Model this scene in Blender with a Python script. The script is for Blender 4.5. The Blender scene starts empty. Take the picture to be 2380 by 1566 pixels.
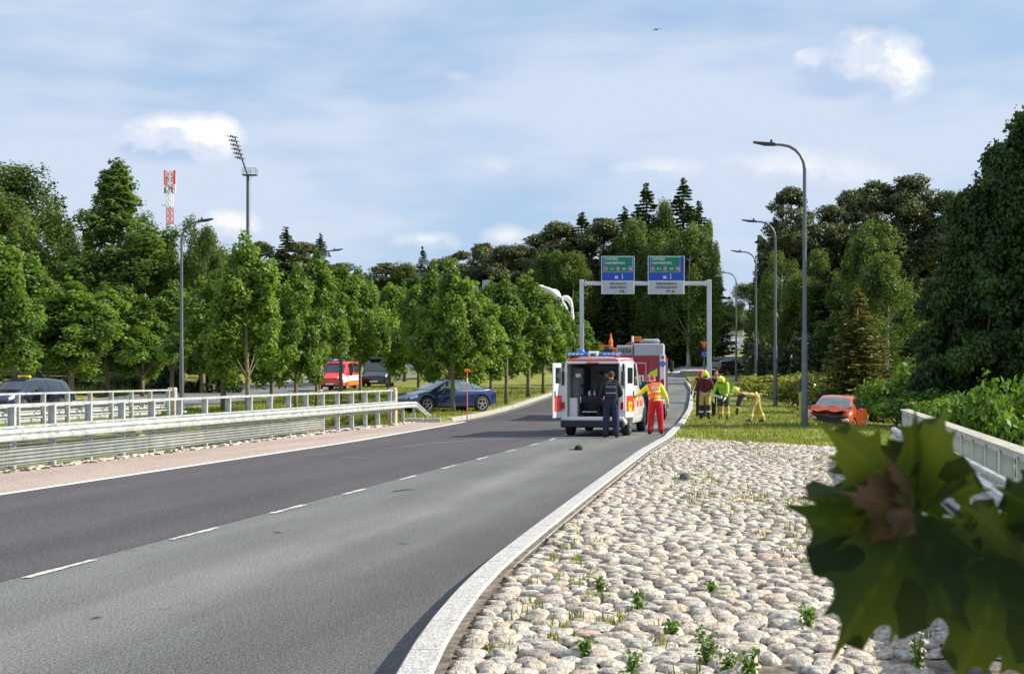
import bpy, bmesh, math, random
import numpy as np
from mathutils import Vector, Matrix, Euler
R = math.radians
random.seed(7)
rng = np.random.default_rng(7)
scene = bpy.context.scene
COL = scene.collection

# ------------------------------------------------------------------ camera
F = 3438.0      # focal length in units of a 2380 wide picture
HY = 869.0      # height of the horizon in the same units
EYE = 1.74
cam_d = bpy.data.cameras.new('camera')
cam = bpy.data.objects.new('camera', cam_d)
COL.objects.link(cam)
cam.location = (0, 0, EYE)
cam.rotation_euler = (R(90), 0, 0)
cam_d.sensor_width = 36
cam_d.lens = F / 2380 * 36
cam_d.shift_y = (HY - 783) / 2380
cam_d.clip_start = 0.1
cam_d.clip_end = 3000
cam_d.dof.use_dof = True
cam_d.dof.focus_distance = 42
cam_d.dof.aperture_fstop = 15
scene.camera = cam

# ------------------------------------------------------------------ light
SUN_EL = R(35)
sx, sy = 1.0, 0.07
hl = math.hypot(sx, sy)
TOSUN = Vector((sx / hl * math.cos(SUN_EL), sy / hl * math.cos(SUN_EL), math.sin(SUN_EL)))
sun_d = bpy.data.lights.new('sun', 'SUN')
sun_d.energy = 5.0
sun_d.angle = R(0.5)
sun_d.color = (1.0, 0.93, 0.80)
sun = bpy.data.objects.new('sun', sun_d)
COL.objects.link(sun)
sun.rotation_euler = TOSUN.to_track_quat('Z', 'Y').to_euler()
sun.location = (60, 10, 60)

world = bpy.data.worlds.new('World')
scene.world = world
world.use_nodes = True
wn, wl = world.node_tree.nodes, world.node_tree.links
wn.clear()

def wnode(t, **k):
    n = wn.new(t)
    for a, b in k.items():
        setattr(n, a, b)
    return n

def wmath(op, a, b=None, c=None, clamp=False):
    n = wn.new('ShaderNodeMath'); n.operation = op; n.use_clamp = clamp
    for i, v in enumerate((a, b, c)):
        if v is None: continue
        if isinstance(v, (int, float)): n.inputs[i].default_value = v
        else: wl.new(v, n.inputs[i])
    return n.outputs[0]

def wramp(v, stops, interp='LINEAR'):
    n = wn.new('ShaderNodeValToRGB'); n.color_ramp.interpolation = interp
    e = n.color_ramp.elements
    while len(e) < len(stops): e.new(0.5)
    for el, (p, c) in zip(e, stops):
        el.position = p; el.color = c if len(c) == 4 else (*c, 1)
    wl.new(v, n.inputs[0])
    return n.outputs[0]

def wmix(f, a, b):
    n = wn.new('ShaderNodeMix'); n.data_type = 'RGBA'
    for i, v in ((0, f), (6, a), (7, b)):
        if isinstance(v, (int, float)): n.inputs[i].default_value = v
        elif isinstance(v, tuple): n.inputs[i].default_value = (*v, 1)
        else: wl.new(v, n.inputs[i])
    return n.outputs[2]

skyt = wnode('ShaderNodeTexSky', sky_type='NISHITA')
skyt.sun_disc = False
skyt.sun_elevation = SUN_EL
skyt.sun_rotation = math.atan2(sx, sy)
skyt.air_density = 1.0
skyt.dust_density = 0.6
skyt.ozone_density = 2.0
geo = wnode('ShaderNodeTexCoord')
DIR = geo.outputs['Generated']

def wmap(loc=(0, 0, 0), scale=(1, 1, 1), src=None):
    m = wn.new('ShaderNodeMapping'); m.inputs['Location'].default_value = loc
    m.inputs['Scale'].default_value = scale
    wl.new(src or DIR, m.inputs[0]); return m.outputs[0]

def wnoise(vec, sc, det=6, rough=0.55, dist=0.0):
    n = wn.new('ShaderNodeTexNoise'); n.inputs['Scale'].default_value = sc
    n.inputs['Detail'].default_value = det; n.inputs['Roughness'].default_value = rough
    n.inputs['Distortion'].default_value = dist
    wl.new(vec, n.inputs['Vector']); return n.outputs[0]

def cloud(lobes, sc=24, loc=0.0, soft=0.25, amp=0.5, lit=0.42):
    """one cumulus made of lobes; each lobe lies round the direction that a pixel (px, py) looks in"""
    n = wnoise(wmap((loc, loc * .3, 0), (1, 1, 1.4)), sc, 9, 0.58, 0.0)
    dmin = None; X = Z = None
    for (px, py, rx, ry) in lobes:
        c = Vector(((px - 1190) / F, 1, (HY - py) / F)).normalized()
        sub = wn.new('ShaderNodeVectorMath'); sub.operation = 'SUBTRACT'
        wl.new(DIR, sub.inputs[0]); sub.inputs[1].default_value = c
        mul = wn.new('ShaderNodeVectorMath'); mul.operation = 'MULTIPLY'
        wl.new(sub.outputs[0], mul.inputs[0]); mul.inputs[1].default_value = (F / rx, 4, F / ry)
        ln = wn.new('ShaderNodeVectorMath'); ln.operation = 'LENGTH'
        wl.new(mul.outputs[0], ln.inputs[0])
        d = ln.outputs['Value']
        if X is None:
            sep = wn.new('ShaderNodeSeparateXYZ'); wl.new(mul.outputs[0], sep.inputs[0]); X, Z = sep.outputs['X'], sep.outputs['Z']; dmin = d
        else:
            sm_ = wn.new('ShaderNodeMath'); sm_.operation = 'SMOOTH_MIN'; sm_.inputs[2].default_value = .25
            wl.new(dmin, sm_.inputs[0]); wl.new(d, sm_.inputs[1]); dmin = sm_.outputs[0]
    d = wmath('ADD', dmin, wmath('MULTIPLY', wmath('SUBTRACT', n, 0.5), -amp * 2.4))
    mask = wmath('DIVIDE', wmath('SUBTRACT', 1.05, d), soft, clamp=True)
    b = wmath('ADD', wmath('MULTIPLY', X, 0.16), wmath('MULTIPLY', Z, lit))
    b = wmath('ADD', b, wmath('MULTIPLY', wmath('SUBTRACT', n, 0.5), 1.6))
    b = wmath('ADD', b, 0.60, clamp=True)
    return mask, b

# veil of thin high cloud, streaked sideways
veil1 = wnoise(wmap((0.31, 0, 0.1), (1.0, 1.0, 3.2)), 3.2, 5, 0.5, 0.4)
veil2 = wnoise(wmap((2.3, 1, 0.4), (1.0, 1.0, 5.0)), 9.0, 6, 0.55, 0.3)
veil = wmath('ADD', wmath('MULTIPLY', veil1, 0.7), wmath('MULTIPLY', veil2, 0.3))
veil_m = wramp(veil, [(0.35, (0.36,) * 3), (0.60, (1.0,) * 3)], 'EASE')
base = skyt.outputs[0]
colr = wmix(veil_m, wmix(0.6, base, (2.0, 3.9, 6.7)), (5.05, 5.8, 7.05))
for lobes, sc, loc, soft, amp, dens in (
        ([(430, 318, 125, 62), (330, 335, 72, 42), (505, 318, 52, 58), (400, 352, 130, 34)], 30, 0.0, 0.55, 0.30, .95),
        ([(2015, 140, 110, 78), (2095, 180, 72, 58), (1925, 165, 80, 52), (1880, 150, 42, 34), (1950, 205, 110, 32)], 28, 0.7, 0.50, 0.34, .95),
        ([(530, 535, 75, 50)], 34, 1.3, 0.5, 0.5, 0.7),
        ([(1120, 392, 90, 38)], 30, 2.1, 1.0, 0.6, 0.45),
        ([(1550, 398, 130, 36)], 30, 2.9, 1.0, 0.6, 0.5),
        ([(1870, 395, 210, 50)], 24, 3.3, 1.1, 0.7, 0.6),
        ([(990, 560, 85, 28)], 34, 4.1, 0.9, 0.6, 0.6),
        ([(1185, 552, 60, 32)], 34, 4.6, 0.9, 0.6, 0.6),
        ([(1065, 180, 40, 18)], 34, 5.2, 1.0, 0.5, 0.3)):
    m, b = cloud(lobes, sc=sc, loc=loc, soft=soft, amp=amp)
    cc = wramp(b, [(0.15, (3.9, 4.9, 6.7)), (0.45, (5.7, 6.3, 7.3)), (0.74, (8.5, 8.3, 8.0))], 'EASE')
    colr = wmix(wmath('MULTIPLY', m, dens), colr, cc)
bg = wnode('ShaderNodeBackground')
bg.inputs['Strength'].default_value = 0.094
wl.new(colr, bg.inputs[0])
wo = wnode('ShaderNodeOutputWorld')
wl.new(bg.outputs[0], wo.inputs[0])

vs = scene.view_settings
vs.view_transform = 'Standard'
vs.look = 'None'
vs.exposure = 0.46
vs.gamma = 1.0
vs.use_curve_mapping = False
scene.render.engine = 'CYCLES'
scene.cycles.max_bounces = 6
scene.cycles.transparent_max_bounces = 8

# ------------------------------------------------------------------ materials
MATS = {}

def mat(name, col, rough=0.7, metal=0.0, var=0.12, vs_=6.0, bump=0.0, bs=40.0, spec=0.5,
        col2=None, coat=0.0, trans=0.0, detail=5, attr=None, vscale=(1, 1, 1), rot=0.0, emit=None):
    if name in MATS: return MATS[name]
    m = bpy.data.materials.new(name); m.use_nodes = True
    nt = m.node_tree; n = nt.nodes; l = nt.links
    p = n['Principled BSDF']
    p.inputs['Roughness'].default_value = rough
    p.inputs['Metallic'].default_value = metal
    p.inputs['Specular IOR Level'].default_value = spec
    p.inputs['Coat Weight'].default_value = coat
    tc = n.new('ShaderNodeTexCoord')
    mp = n.new('ShaderNodeMapping'); mp.inputs['Scale'].default_value = vscale
    mp.inputs['Rotation'].default_value = (0, 0, rot)
    l.new(tc.outputs['Object'], mp.inputs[0])
    nz = n.new('ShaderNodeTexNoise'); nz.inputs['Scale'].default_value = vs_; nz.inputs['Detail'].default_value = detail
    l.new(mp.outputs[0], nz.inputs['Vector'])
    rp = n.new('ShaderNodeValToRGB'); l.new(nz.outputs[0], rp.inputs[0])
    a = [max(0, c * (1 - var)) for c in col]
    b = [min(1, c * (1 + var)) for c in (col2 or col)]
    rp.color_ramp.elements[0].position = 0.3; rp.color_ramp.elements[1].position = 0.7
    rp.color_ramp.elements[0].color = (*a, 1); rp.color_ramp.elements[1].color = (*b, 1)
    out = rp.outputs[0]
    if attr:
        at = n.new('ShaderNodeAttribute'); at.attribute_name = attr
        mx = n.new('ShaderNodeMix'); mx.data_type = 'RGBA'; mx.blend_type = 'MULTIPLY'
        mx.inputs[0].default_value = 1
        l.new(out, mx.inputs[6]); l.new(at.outputs['Color'], mx.inputs[7]); out = mx.outputs[2]
    l.new(out, p.inputs['Base Color'])
    if bump:
        nb = n.new('ShaderNodeTexNoise'); nb.inputs['Scale'].default_value = bs; nb.inputs['Detail'].default_value = 4
        l.new(mp.outputs[0], nb.inputs['Vector'])
        bp = n.new('ShaderNodeBump'); bp.inputs['Strength'].default_value = bump
        bp.inputs['Distance'].default_value = 0.02
        l.new(nb.outputs[0], bp.inputs['Height']); l.new(bp.outputs[0], p.inputs['Normal'])
    if emit:
        p.inputs['Emission Color'].default_value = (*emit[0], 1); p.inputs['Emission Strength'].default_value = emit[1]
    MATS[name] = m
    return m

def leafmat(name, dark, light, trans=0.4, tcol=None, rough=0.5):
    """foliage: each leaf carries its own number 'tint' between 0 and 1"""
    m = bpy.data.materials.new(name); m.use_nodes = True
    nt = m.node_tree; n = nt.nodes; l = nt.links
    n.clear()
    at = n.new('ShaderNodeAttribute'); at.attribute_name = 'tint'
    oi = n.new('ShaderNodeObjectInfo')
    ad = n.new('ShaderNodeMath'); ad.operation = 'MULTIPLY_ADD'; ad.inputs[1].default_value = 0.3; ad.inputs[2].default_value = -0.15
    l.new(oi.outputs['Random'], ad.inputs[0])
    a2 = n.new('ShaderNodeMath'); a2.operation = 'ADD'; a2.use_clamp = True
    l.new(at.outputs['Fac'], a2.inputs[0]); l.new(ad.outputs[0], a2.inputs[1])
    rp = n.new('ShaderNodeValToRGB'); rp.color_ramp.elements[0].color = (*dark, 1); rp.color_ramp.elements[1].color = (*light, 1)
    l.new(a2.outputs[0], rp.inputs[0])
    d = n.new('ShaderNodeBsdfPrincipled'); d.inputs['Roughness'].default_value = rough
    d.inputs['Specular IOR Level'].default_value = 0.35
    l.new(rp.outputs[0], d.inputs['Base Color'])
    t = n.new('ShaderNodeBsdfTranslucent')
    g = n.new('ShaderNodeMix'); g.data_type = 'RGBA'; g.blend_type = 'MULTIPLY'; g.inputs[0].default_value = 1
    g.inputs[7].default_value = (*(tcol or (1.6, 1.5, 0.5)), 1)
    l.new(rp.outputs[0], g.inputs[6]); l.new(g.outputs[2], t.inputs[0])
    mx = n.new('ShaderNodeMixShader'); mx.inputs[0].default_value = trans
    l.new(d.outputs[0], mx.inputs[1]); l.new(t.outputs[0], mx.inputs[2])
    o = n.new('ShaderNodeOutputMaterial'); l.new(mx.outputs[0], o.inputs[0])
    MATS[name] = m
    return m

def asphalt(name, c1, c2, speck, streak=0.25, sdens=0.62, edge=None):
    """asphalt: fine aggregate, pale stone specks, worn streaks along the driving direction"""
    m = bpy.data.materials.new(name); m.use_nodes = True
    nt = m.node_tree; n = nt.nodes; l = nt.links
    p = n['Principled BSDF']; p.inputs['Roughness'].default_value = 0.8
    p.inputs['Specular IOR Level'].default_value = 0.3
    tc = n.new('ShaderNodeTexCoord')
    def noi(scale, s, det=4, rot=0.0, r=0.6):
        mp = n.new('ShaderNodeMapping'); mp.inputs['Scale'].default_value = scale
        m2 = n.new('ShaderNodeMapping'); m2.inputs['Rotation'].default_value = (0, 0, rot)
        l.new(tc.outputs['Object'], m2.inputs[0]); l.new(m2.outputs[0], mp.inputs[0])
        z = n.new('ShaderNodeTexNoise'); z.inputs['Scale'].default_value = s; z.inputs['Detail'].default_value = det
        z.inputs['Roughness'].default_value = r
        l.new(mp.outputs[0], z.inputs['Vector']); return z.outputs[0]
    def ramp(v, st):
        rp = n.new('ShaderNodeValToRGB'); e = rp.color_ramp.elements
        for el, (q, c) in zip(e, st): el.position = q; el.color = (*c, 1)
        l.new(v, rp.inputs[0]); return rp.outputs[0]
    def mix(f, a, b, bt='MIX'):
        x = n.new('ShaderNodeMix'); x.data_type = 'RGBA'; x.blend_type = bt
        for i, v in ((0, f), (6, a), (7, b)):
            if isinstance(v, (int, float)): x.inputs[i].default_value = v
            elif isinstance(v, tuple): x.inputs[i].default_value = (*v, 1)
            else: l.new(v, x.inputs[i])
        return x.outputs[2]
    base = ramp(noi((1, .05, 1), 0.9, 3, R(11.15)), [(0.35, c1), (0.65, c2)])
    mott = ramp(noi((1, .35, 1), .8, 5, R(11)), [(0.35, (1 - streak,) * 3), (0.65, (1 + streak * .5,) * 3)])
    base = mix(1.0, base, mott, 'MULTIPLY')
    if edge:                                    # wear across the lane: polished middle, dirty rim by the kerb
        sp_ = n.new('ShaderNodeSeparateXYZ'); l.new(tc.outputs['Object'], sp_.inputs[0])
        q = n.new('ShaderNodeMath'); q.operation = 'MULTIPLY_ADD'; q.inputs[1].default_value = -.1972; l.new(sp_.outputs['Y'], q.inputs[0]); l.new(sp_.outputs['X'], q.inputs[2])
        q2 = n.new('ShaderNodeMapRange'); q2.inputs[1].default_value = edge[0]; q2.inputs[2].default_value = edge[1]; l.new(q.outputs[0], q2.inputs[0])
        rp = n.new('ShaderNodeValToRGB'); e = rp.color_ramp.elements
        while len(e) < len(edge[2]): e.new(.5)
        for el, (pp, v) in zip(e, edge[2]): el.position = pp; el.color = (*v, 1)
        rp.color_ramp.interpolation = 'EASE'
        l.new(q2.outputs[0], rp.inputs[0]); base = mix(1.0, base, rp.outputs[0], 'MULTIPLY')
    grain = ramp(noi((1, 1, 1), 42, 4, 0, 0.75), [(0.34, (0.30,) * 3), (0.66, (1.85,) * 3)])
    base = mix(1.0, base, grain, 'MULTIPLY')
    sp = ramp(noi((1, 1, 1), 85, 2), [(sdens, (0, 0, 0)), (sdens + 0.05, (1, 1, 1))])
    base = mix(sp, base, speck)
    l.new(base, p.inputs['Base Color'])
    bp = n.new('ShaderNodeBump'); bp.inputs['Strength'].default_value = 0.7; bp.inputs['Distance'].default_value = 0.01
    l.new(noi((1, 1, 1), 90, 2), bp.inputs['Height']); l.new(bp.outputs[0], p.inputs['Normal'])
    MATS[name] = m
    return m

# ------------------------------------------------------------------ object helpers
def tag(o, label=None, cat=None, group=None, kind=None):
    if label: o['label'] = label
    if cat: o['category'] = cat
    if group: o['group'] = group
    if kind: o['kind'] = kind
    return o

def thing(name, label, cat, loc=(0, 0, 0), heading=0.0, group=None):
    o = bpy.data.objects.new(name, None)
    o.empty_display_size = 0.2
    COL.objects.link(o)
    o.location = loc
    o.rotation_euler = (0, 0, -R(heading))
    return tag(o, label, cat, group)

def copy_tree(o, parent=None):
    c = o.copy(); COL.objects.link(c)
    if parent is not None: c.parent = parent
    for ch in list(o.children): copy_tree(ch, c)
    return c

def link(name, me, parent=None, mats=(), smooth=None):
    for m in mats:
        if m.name not in [x.name for x in me.materials if x]: me.materials.append(m)
    if smooth is not None:
        if smooth: me.shade_smooth(); me.set_sharp_from_angle(angle=R(smooth))
    o = bpy.data.objects.new(name, me)
    COL.objects.link(o)
    if parent is not None: o.parent = parent
    return o

class MB:
    """collects simple shapes, builds them as ONE mesh object"""
    def __init__(s): s.v = []; s.f = []; s.m = []; s.mi = 0
    def add(s, vs, fs):
        b = len(s.v); s.v += [tuple(v) for v in vs]
        for f in fs: s.f.append([b + i for i in f]); s.m.append(s.mi)
        return s
    def box(s, c, d, rz=0.0, rx=0.0, ry=0.0, taper=(1, 1)):
        M = Matrix.Translation(c) @ Euler((rx, ry, rz)).to_matrix().to_4x4()
        x, y, z = d[0] / 2, d[1] / 2, d[2] / 2
        tx, ty = taper
        vs = [M @ Vector(p) for p in ((-x, -y, -z), (x, -y, -z), (x, y, -z), (-x, y, -z),
              (-x * tx, -y * ty, z), (x * tx, -y * ty, z), (x * tx, y * ty, z), (-x * tx, y * ty, z))]
        return s.add(vs, [(3, 2, 1, 0), (4, 5, 6, 7), (0, 1, 5, 4), (1, 2, 6, 5), (2, 3, 7, 6), (3, 0, 4, 7)])
    def bbox(s, c, d, b=0.01, rz=0.0, rx=0.0, ry=0.0):
        """box with chamfered edges"""
        bm = bmesh.new(); bmesh.ops.create_cube(bm, size=1)
        bmesh.ops.scale(bm, vec=d, verts=bm.verts)
        bmesh.ops.bevel(bm, geom=list(bm.edges), offset=min(b, min(d) * .45), segments=1, profile=0.5, affect='EDGES')
        M = Matrix.Translation(c) @ Euler((rx, ry, rz)).to_matrix().to_4x4()
        bm.verts.index_update()
        vs = [M @ v.co for v in bm.verts]; fs = [[v.index for v in f.verts] for f in bm.faces]
        bm.free(); return s.add(vs, fs)
    def tube(s, pts, rad, n=8, cap=True, sq=False):
        pts = [Vector(p) for p in pts]
        if isinstance(rad, (int, float)): rad = [rad] * len(pts)
        rings = []; up = None
        for i, p in enumerate(pts):
            t = (pts[min(i + 1, len(pts) - 1)] - pts[max(i - 1, 0)]).normalized()
            if up is None: up = Vector((0, 0, 1)) if abs(t.z) < 0.9 else Vector((0, 1, 0))
            a = t.cross(up).normalized(); b = a.cross(t).normalized(); up = b
            rings.append([p + (a * math.cos(2 * math.pi * (k + .5) / n) + b * math.sin(2 * math.pi * (k + .5) / n)) * rad[i] for k in range(n)])
        vs = [v for r in rings for v in r]; fs = []
        for i in range(len(pts) - 1):
            for k in range(n):
                k2 = (k + 1) % n
                fs.append((i * n + k, i * n + k2, (i + 1) * n + k2, (i + 1) * n + k))
        if cap:
            fs.append(tuple(range(n))[::-1]); fs.append(tuple((len(pts) - 1) * n + k for k in range(n)))
        return s.add(vs, fs)
    def cyl(s, c, r, h, n=16, axis='z', r2=None):
        c = Vector(c); d = {'x': Vector((1, 0, 0)), 'y': Vector((0, 1, 0)), 'z': Vector((0, 0, 1))}[axis]
        return s.tube([c - d * h / 2, c + d * h / 2], [r, r if r2 is None else r2], n)
    def lathe(s, prof, c=(0, 0, 0), n=16, axis='z'):
        vs = []; fs = []
        for i, (r, z) in enumerate(prof):
            for k in range(n):
                a = 2 * math.pi * k / n; p = (r * math.cos(a), r * math.sin(a), z)
                if axis == 'x': p = (z, p[0], p[1])
                if axis == 'y': p = (p[0], z, p[1])
                vs.append((p[0] + c[0], p[1] + c[1], p[2] + c[2]))
        for i in range(len(prof) - 1):
            for k in range(n):
                k2 = (k + 1) % n; fs.append((i * n + k, i * n + k2, (i + 1) * n + k2, (i + 1) * n + k))
        return s.add(vs, fs)
    def ball(s, c, r, n=10, m=7):
        if isinstance(r, (int, float)): r = (r, r, r)
        vs = [(c[0], c[1], c[2] - r[2])]; fs = []
        for i in range(1, m):
            th = math.pi * i / m
            for k in range(n):
                a = 2 * math.pi * k / n
                vs.append((c[0] + r[0] * math.sin(th) * math.cos(a), c[1] + r[1] * math.sin(th) * math.sin(a), c[2] - r[2] * math.cos(th)))
        vs.append((c[0], c[1], c[2] + r[2])); L = len(vs) - 1
        for k in range(n):
            k2 = (k + 1) % n
            fs.append((0, 1 + k2, 1 + k)); fs.append((L, L - n + k, L - n + k2))
            for i in range(m - 2): fs.append((1 + i * n + k, 1 + i * n + k2, 1 + (i + 1) * n + k2, 1 + (i + 1) * n + k))
        return s.add(vs, fs)
    def prism(s, poly, y0, y1, axis='y'):
        """polygon (a, b) pushed along an axis"""
        n = len(poly); vs = []
        for y in (y0, y1):
            for a, b in poly: vs.append({'y': (a, y, b), 'x': (y, a, b), 'z': (a, b, y)}[axis])
        fs = [tuple(range(n)), tuple(range(2 * n - 1, n - 1, -1))]
        for k in range(n): fs.append((k, (k + 1) % n, n + (k + 1) % n, n + k))
        return s.add(vs, fs)
    def mesh(s, name, mats):
        me = bpy.data.meshes.new(name); me.from_pydata(s.v, [], s.f)
        if not isinstance(mats, (list, tuple)): mats = [mats]
        for m in mats: me.materials.append(m)
        me.polygons.foreach_set('material_index', s.m)
        bm = bmesh.new(); bm.from_mesh(me); bmesh.ops.recalc_face_normals(bm, faces=bm.faces); bm.to_mesh(me); bm.free()
        return me
    def build(s, name, mats, parent=None, smooth=None):
        return link(name, s.mesh(name, mats), parent, smooth=smooth)

def npmesh(name, verts, quads, m, tint=None, tname='tint', smooth=False):
    me = bpy.data.meshes.new(name)
    verts = np.asarray(verts, dtype=np.float32); quads = np.asarray(quads, dtype=np.int32)
    k = quads.shape[1]
    me.vertices.add(len(verts)); me.vertices.foreach_set('co', verts.ravel())
    me.loops.add(quads.size); me.loops.foreach_set('vertex_index', quads.ravel())
    me.polygons.add(len(quads)); me.polygons.foreach_set('loop_start', np.arange(0, quads.size, k, dtype=np.int32))
    if smooth: me.polygons.foreach_set('use_smooth', np.ones(len(quads), dtype=bool))
    me.update(calc_edges=True)
    if tint is not None:
        if tint.ndim == 1:
            a = me.attributes.new(tname, 'FLOAT', 'POINT'); a.data.foreach_set('value', tint.astype(np.float32))
        else:
            a = me.attributes.new(tname, 'FLOAT_COLOR', 'POINT')
            c = np.ones((len(verts), 4), dtype=np.float32); c[:, :3] = tint; a.data.foreach_set('color', c.ravel())
    me.materials.append(m)
    return me

def text_mesh(s, size, m, name='lettering', depth=0.004, align='CENTER', cx=1.0):
    cu = bpy.data.curves.new('lettering', 'FONT'); cu.body = s; cu.size = size
    cu.extrude = depth; cu.align_x = align; cu.align_y = 'CENTER'; cu.resolution_u = 2
    cu.offset = size * 0.012
    o = bpy.data.objects.new('tmp_text', cu); COL.objects.link(o)
    dg = bpy.context.evaluated_depsgraph_get()
    me = bpy.data.meshes.new_from_object(o.evaluated_get(dg))
    bpy.data.objects.remove(o); bpy.data.curves.remove(cu)
    me.materials.clear(); me.materials.append(m)
    if cx != 1: me.transform(Matrix.Diagonal((cx, 1, 1, 1)))
    return me

def text_on(s, size, m, loc, parent, rot=(R(90), 0, 0), name='lettering', cx=1.0):
    me = text_mesh(s, size, m, cx=cx)
    o = link(name, me, parent); o.location = loc; o.rotation_euler = rot
    return o

# ------------------------------------------------------------------ the lie of the land
PY = [-50, 60, 70, 95, 119, 137, 150, 165, 200, 260, 400, 900]
PZ = [0, 0, .12, .62, 1.05, 1.72, 2.45, 3.3, 5.4, 8.5, 11, 14]
DY = [0, 38, 50, 66, 82, 97, 125, 140, 200]
DX = [0, 0, .5, 1.4, 2.5, 3.6, 6.2, 8, 16]
def rz(Y): return float(np.interp(Y, PY, PZ))
def cx_(Y): return .1972 * Y - float(np.interp(Y, DY, DX))    # the road's own line
def at(px, Y): return (px - 1190) / F * Y                       # sideways position of a sight line at distance Y
def zat(py, Y): return EYE - (py - HY) / F * Y
def sm(a, b, t):
    t = min(1, max(0, (t - a) / (b - a))); return t * t * (3 - 2 * t)
def gs(s, Y):
    """height of the open ground, s = metres to the right of the road's own line"""
    z = rz(Y)
    if s > -3.6:
        if Y < 38.7 and s < 1.7 - max(0, Y - 32) * .86: return z - .12
        z += 0.10 - 0.92 * sm(.4, 3.4, s) * (1 - sm(85, 115, Y)) * sm(46, 54, Y) - .3 * sm(4, 10, s) * (1 - sm(85, 115, Y))
        if s > 2.2: z -= 2.0 * sm(2.2, 5.5, s) * (1 - sm(32, 44, Y))
    elif s > -12.05: z -= 0.08
    elif s > -27.4:
        z += 0.10 if Y >= 53.4 else -0.9 * sm(14.2, 14.9, -s) * sm(-23.4, -22.7, s)
        if s > -14.4 and Y < 53.4: z -= 0.08
    elif s > -37.4: z -= 0.08
    else: z += .08 + 0.03 * min(40, -s - 37.4)
    return z
def gz(X, Y): return gs(X - cx_(Y), Y)
# ------------------------------------------------------------------ the ground
G = mat('grass_ground', (.14, .16, .034), .9, var=.25, vs_=.9, col2=(.27, .275, .07), bump=.7, bs=30, spec=.2)
YS = [-30, -10, 0, 5] + [5 + 2.5 * i for i in range(1, 70)] + [185, 200, 230, 260, 320, 400, 600, 900, 1500]
YS = sorted(set([y for y in YS if not 29 < y < 40] + [30 + .6 * i for i in range(17)] + [53.3, 53.5]))
SS = [-900, -400, -200, -120, -90, -70, -60, -52, -46, -42, -39, -37.45, -37.35, -32, -27.45, -27.35, -25, -23.5, -22.6, -20, -17, -14.95, -14.45,
      -14.35, -13, -12.1, -12.0, -9, -7, -5, -3.62, -3.58, -3, -2.4, -1.8, -1.2, -.6, 0, .6, 1.2, 1.68, 1.75, 2.4, 3, 4, 5, 6.5, 8, 10, 13, 16, 20, 26, 34, 44, 60, 90, 150, 300, 900]
def wob(s, Y): return 0.03 * math.sin(s * 2.1 + Y * .7) + 0.04 * math.sin(Y * .31 - s * .5)
vs, fs = [], []
for Y in YS:
    for s_ in SS:
        vs.append((cx_(Y) + s_, Y, gs(s_, Y) + (wob(s_, Y) if s_ > 2.3 or s_ < -38 else 0) + (0.02 * abs(s_) - 3 if abs(s_) > 149 and Y < 120 else 0)))
W = len(SS)
for i in range(len(YS) - 1):
    for j in range(W - 1): fs.append((i * W + j, i * W + j + 1, (i + 1) * W + j + 1, (i + 1) * W + j))
me = bpy.data.meshes.new('ground'); me.from_pydata(vs, [], fs); me.materials.append(G)
me.shade_smooth(); me.set_sharp_from_angle(angle=R(40))
tag(link('ground', me), kind='structure')

def ribbon(name, a, b, ys, dz, m, parent=None, kind='structure', zf=None):
    """a sheet between the lines a(Y) and b(Y), counted in s"""
    vs, fs = [], []
    fa = a if callable(a) else (lambda Y: a); fb = b if callable(b) else (lambda Y: b)
    for Y in ys:
        z = (zf or rz)(Y) + dz
        vs += [(cx_(Y) + fa(Y), Y, z), (cx_(Y) + fb(Y), Y, z)]
    for i in range(len(ys) - 1): fs.append((2 * i, 2 * i + 1, 2 * i + 3, 2 * i + 2))
    me = bpy.data.meshes.new(name); me.from_pydata(vs, [], fs); me.materials.append(m)
    o = link(name, me, parent)
    if kind: o['kind'] = kind
    return o
def yr(a, b, st=2.5):
    n = max(1, int(round((b - a) / st))); return [a + (b - a) * i / n for i in range(n + 1)]

A_dark = asphalt('asphalt_purple', (.070, .064, .067), (.086, .078, .081), (.36, .33, .33), .12, .64, (-11.6, -6.7, [(0, (.95, .93, .93)), (.22, (1.06, 1.05, 1.05)), (.38, (.90, .90, .90)), (.60, (1.08, 1.06, 1.06)), (.80, (.88, .88, .9)), (1, (1, 1, 1))]))
A_grey = asphalt('asphalt_grey', (.118, .122, .118), (.172, .174, .166), (.42, .42, .39), .16, .60, (-7, -1.5, [(0, (.88, .92, .92)), (.12, (1.02, 1.04, 1.03)), (.24, (.80, .81, .80)), (.38, (1.14, 1.12, 1.08)), (.52, (.76, .77, .78)), (.66, (.58, .56, .56)), (1, (.55, .52, .52))]))
A_pink = asphalt('asphalt_pink', (.36, .285, .245), (.44, .345, .295), (.62, .52, .46), .12, .63)
A_left = asphalt('asphalt_left', (.15, .155, .165), (.22, .22, .23), (.4, .4, .4), .3, .64)
PAINT = mat('road_paint', (.80, .78, .70), .6, var=.14, vs_=30, bump=.3)
PAINTW = mat('worn_road_paint', (.34, .335, .31), .75, var=.6, vs_=26, col2=(.60, .59, .55), bump=.3, detail=8)

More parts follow.
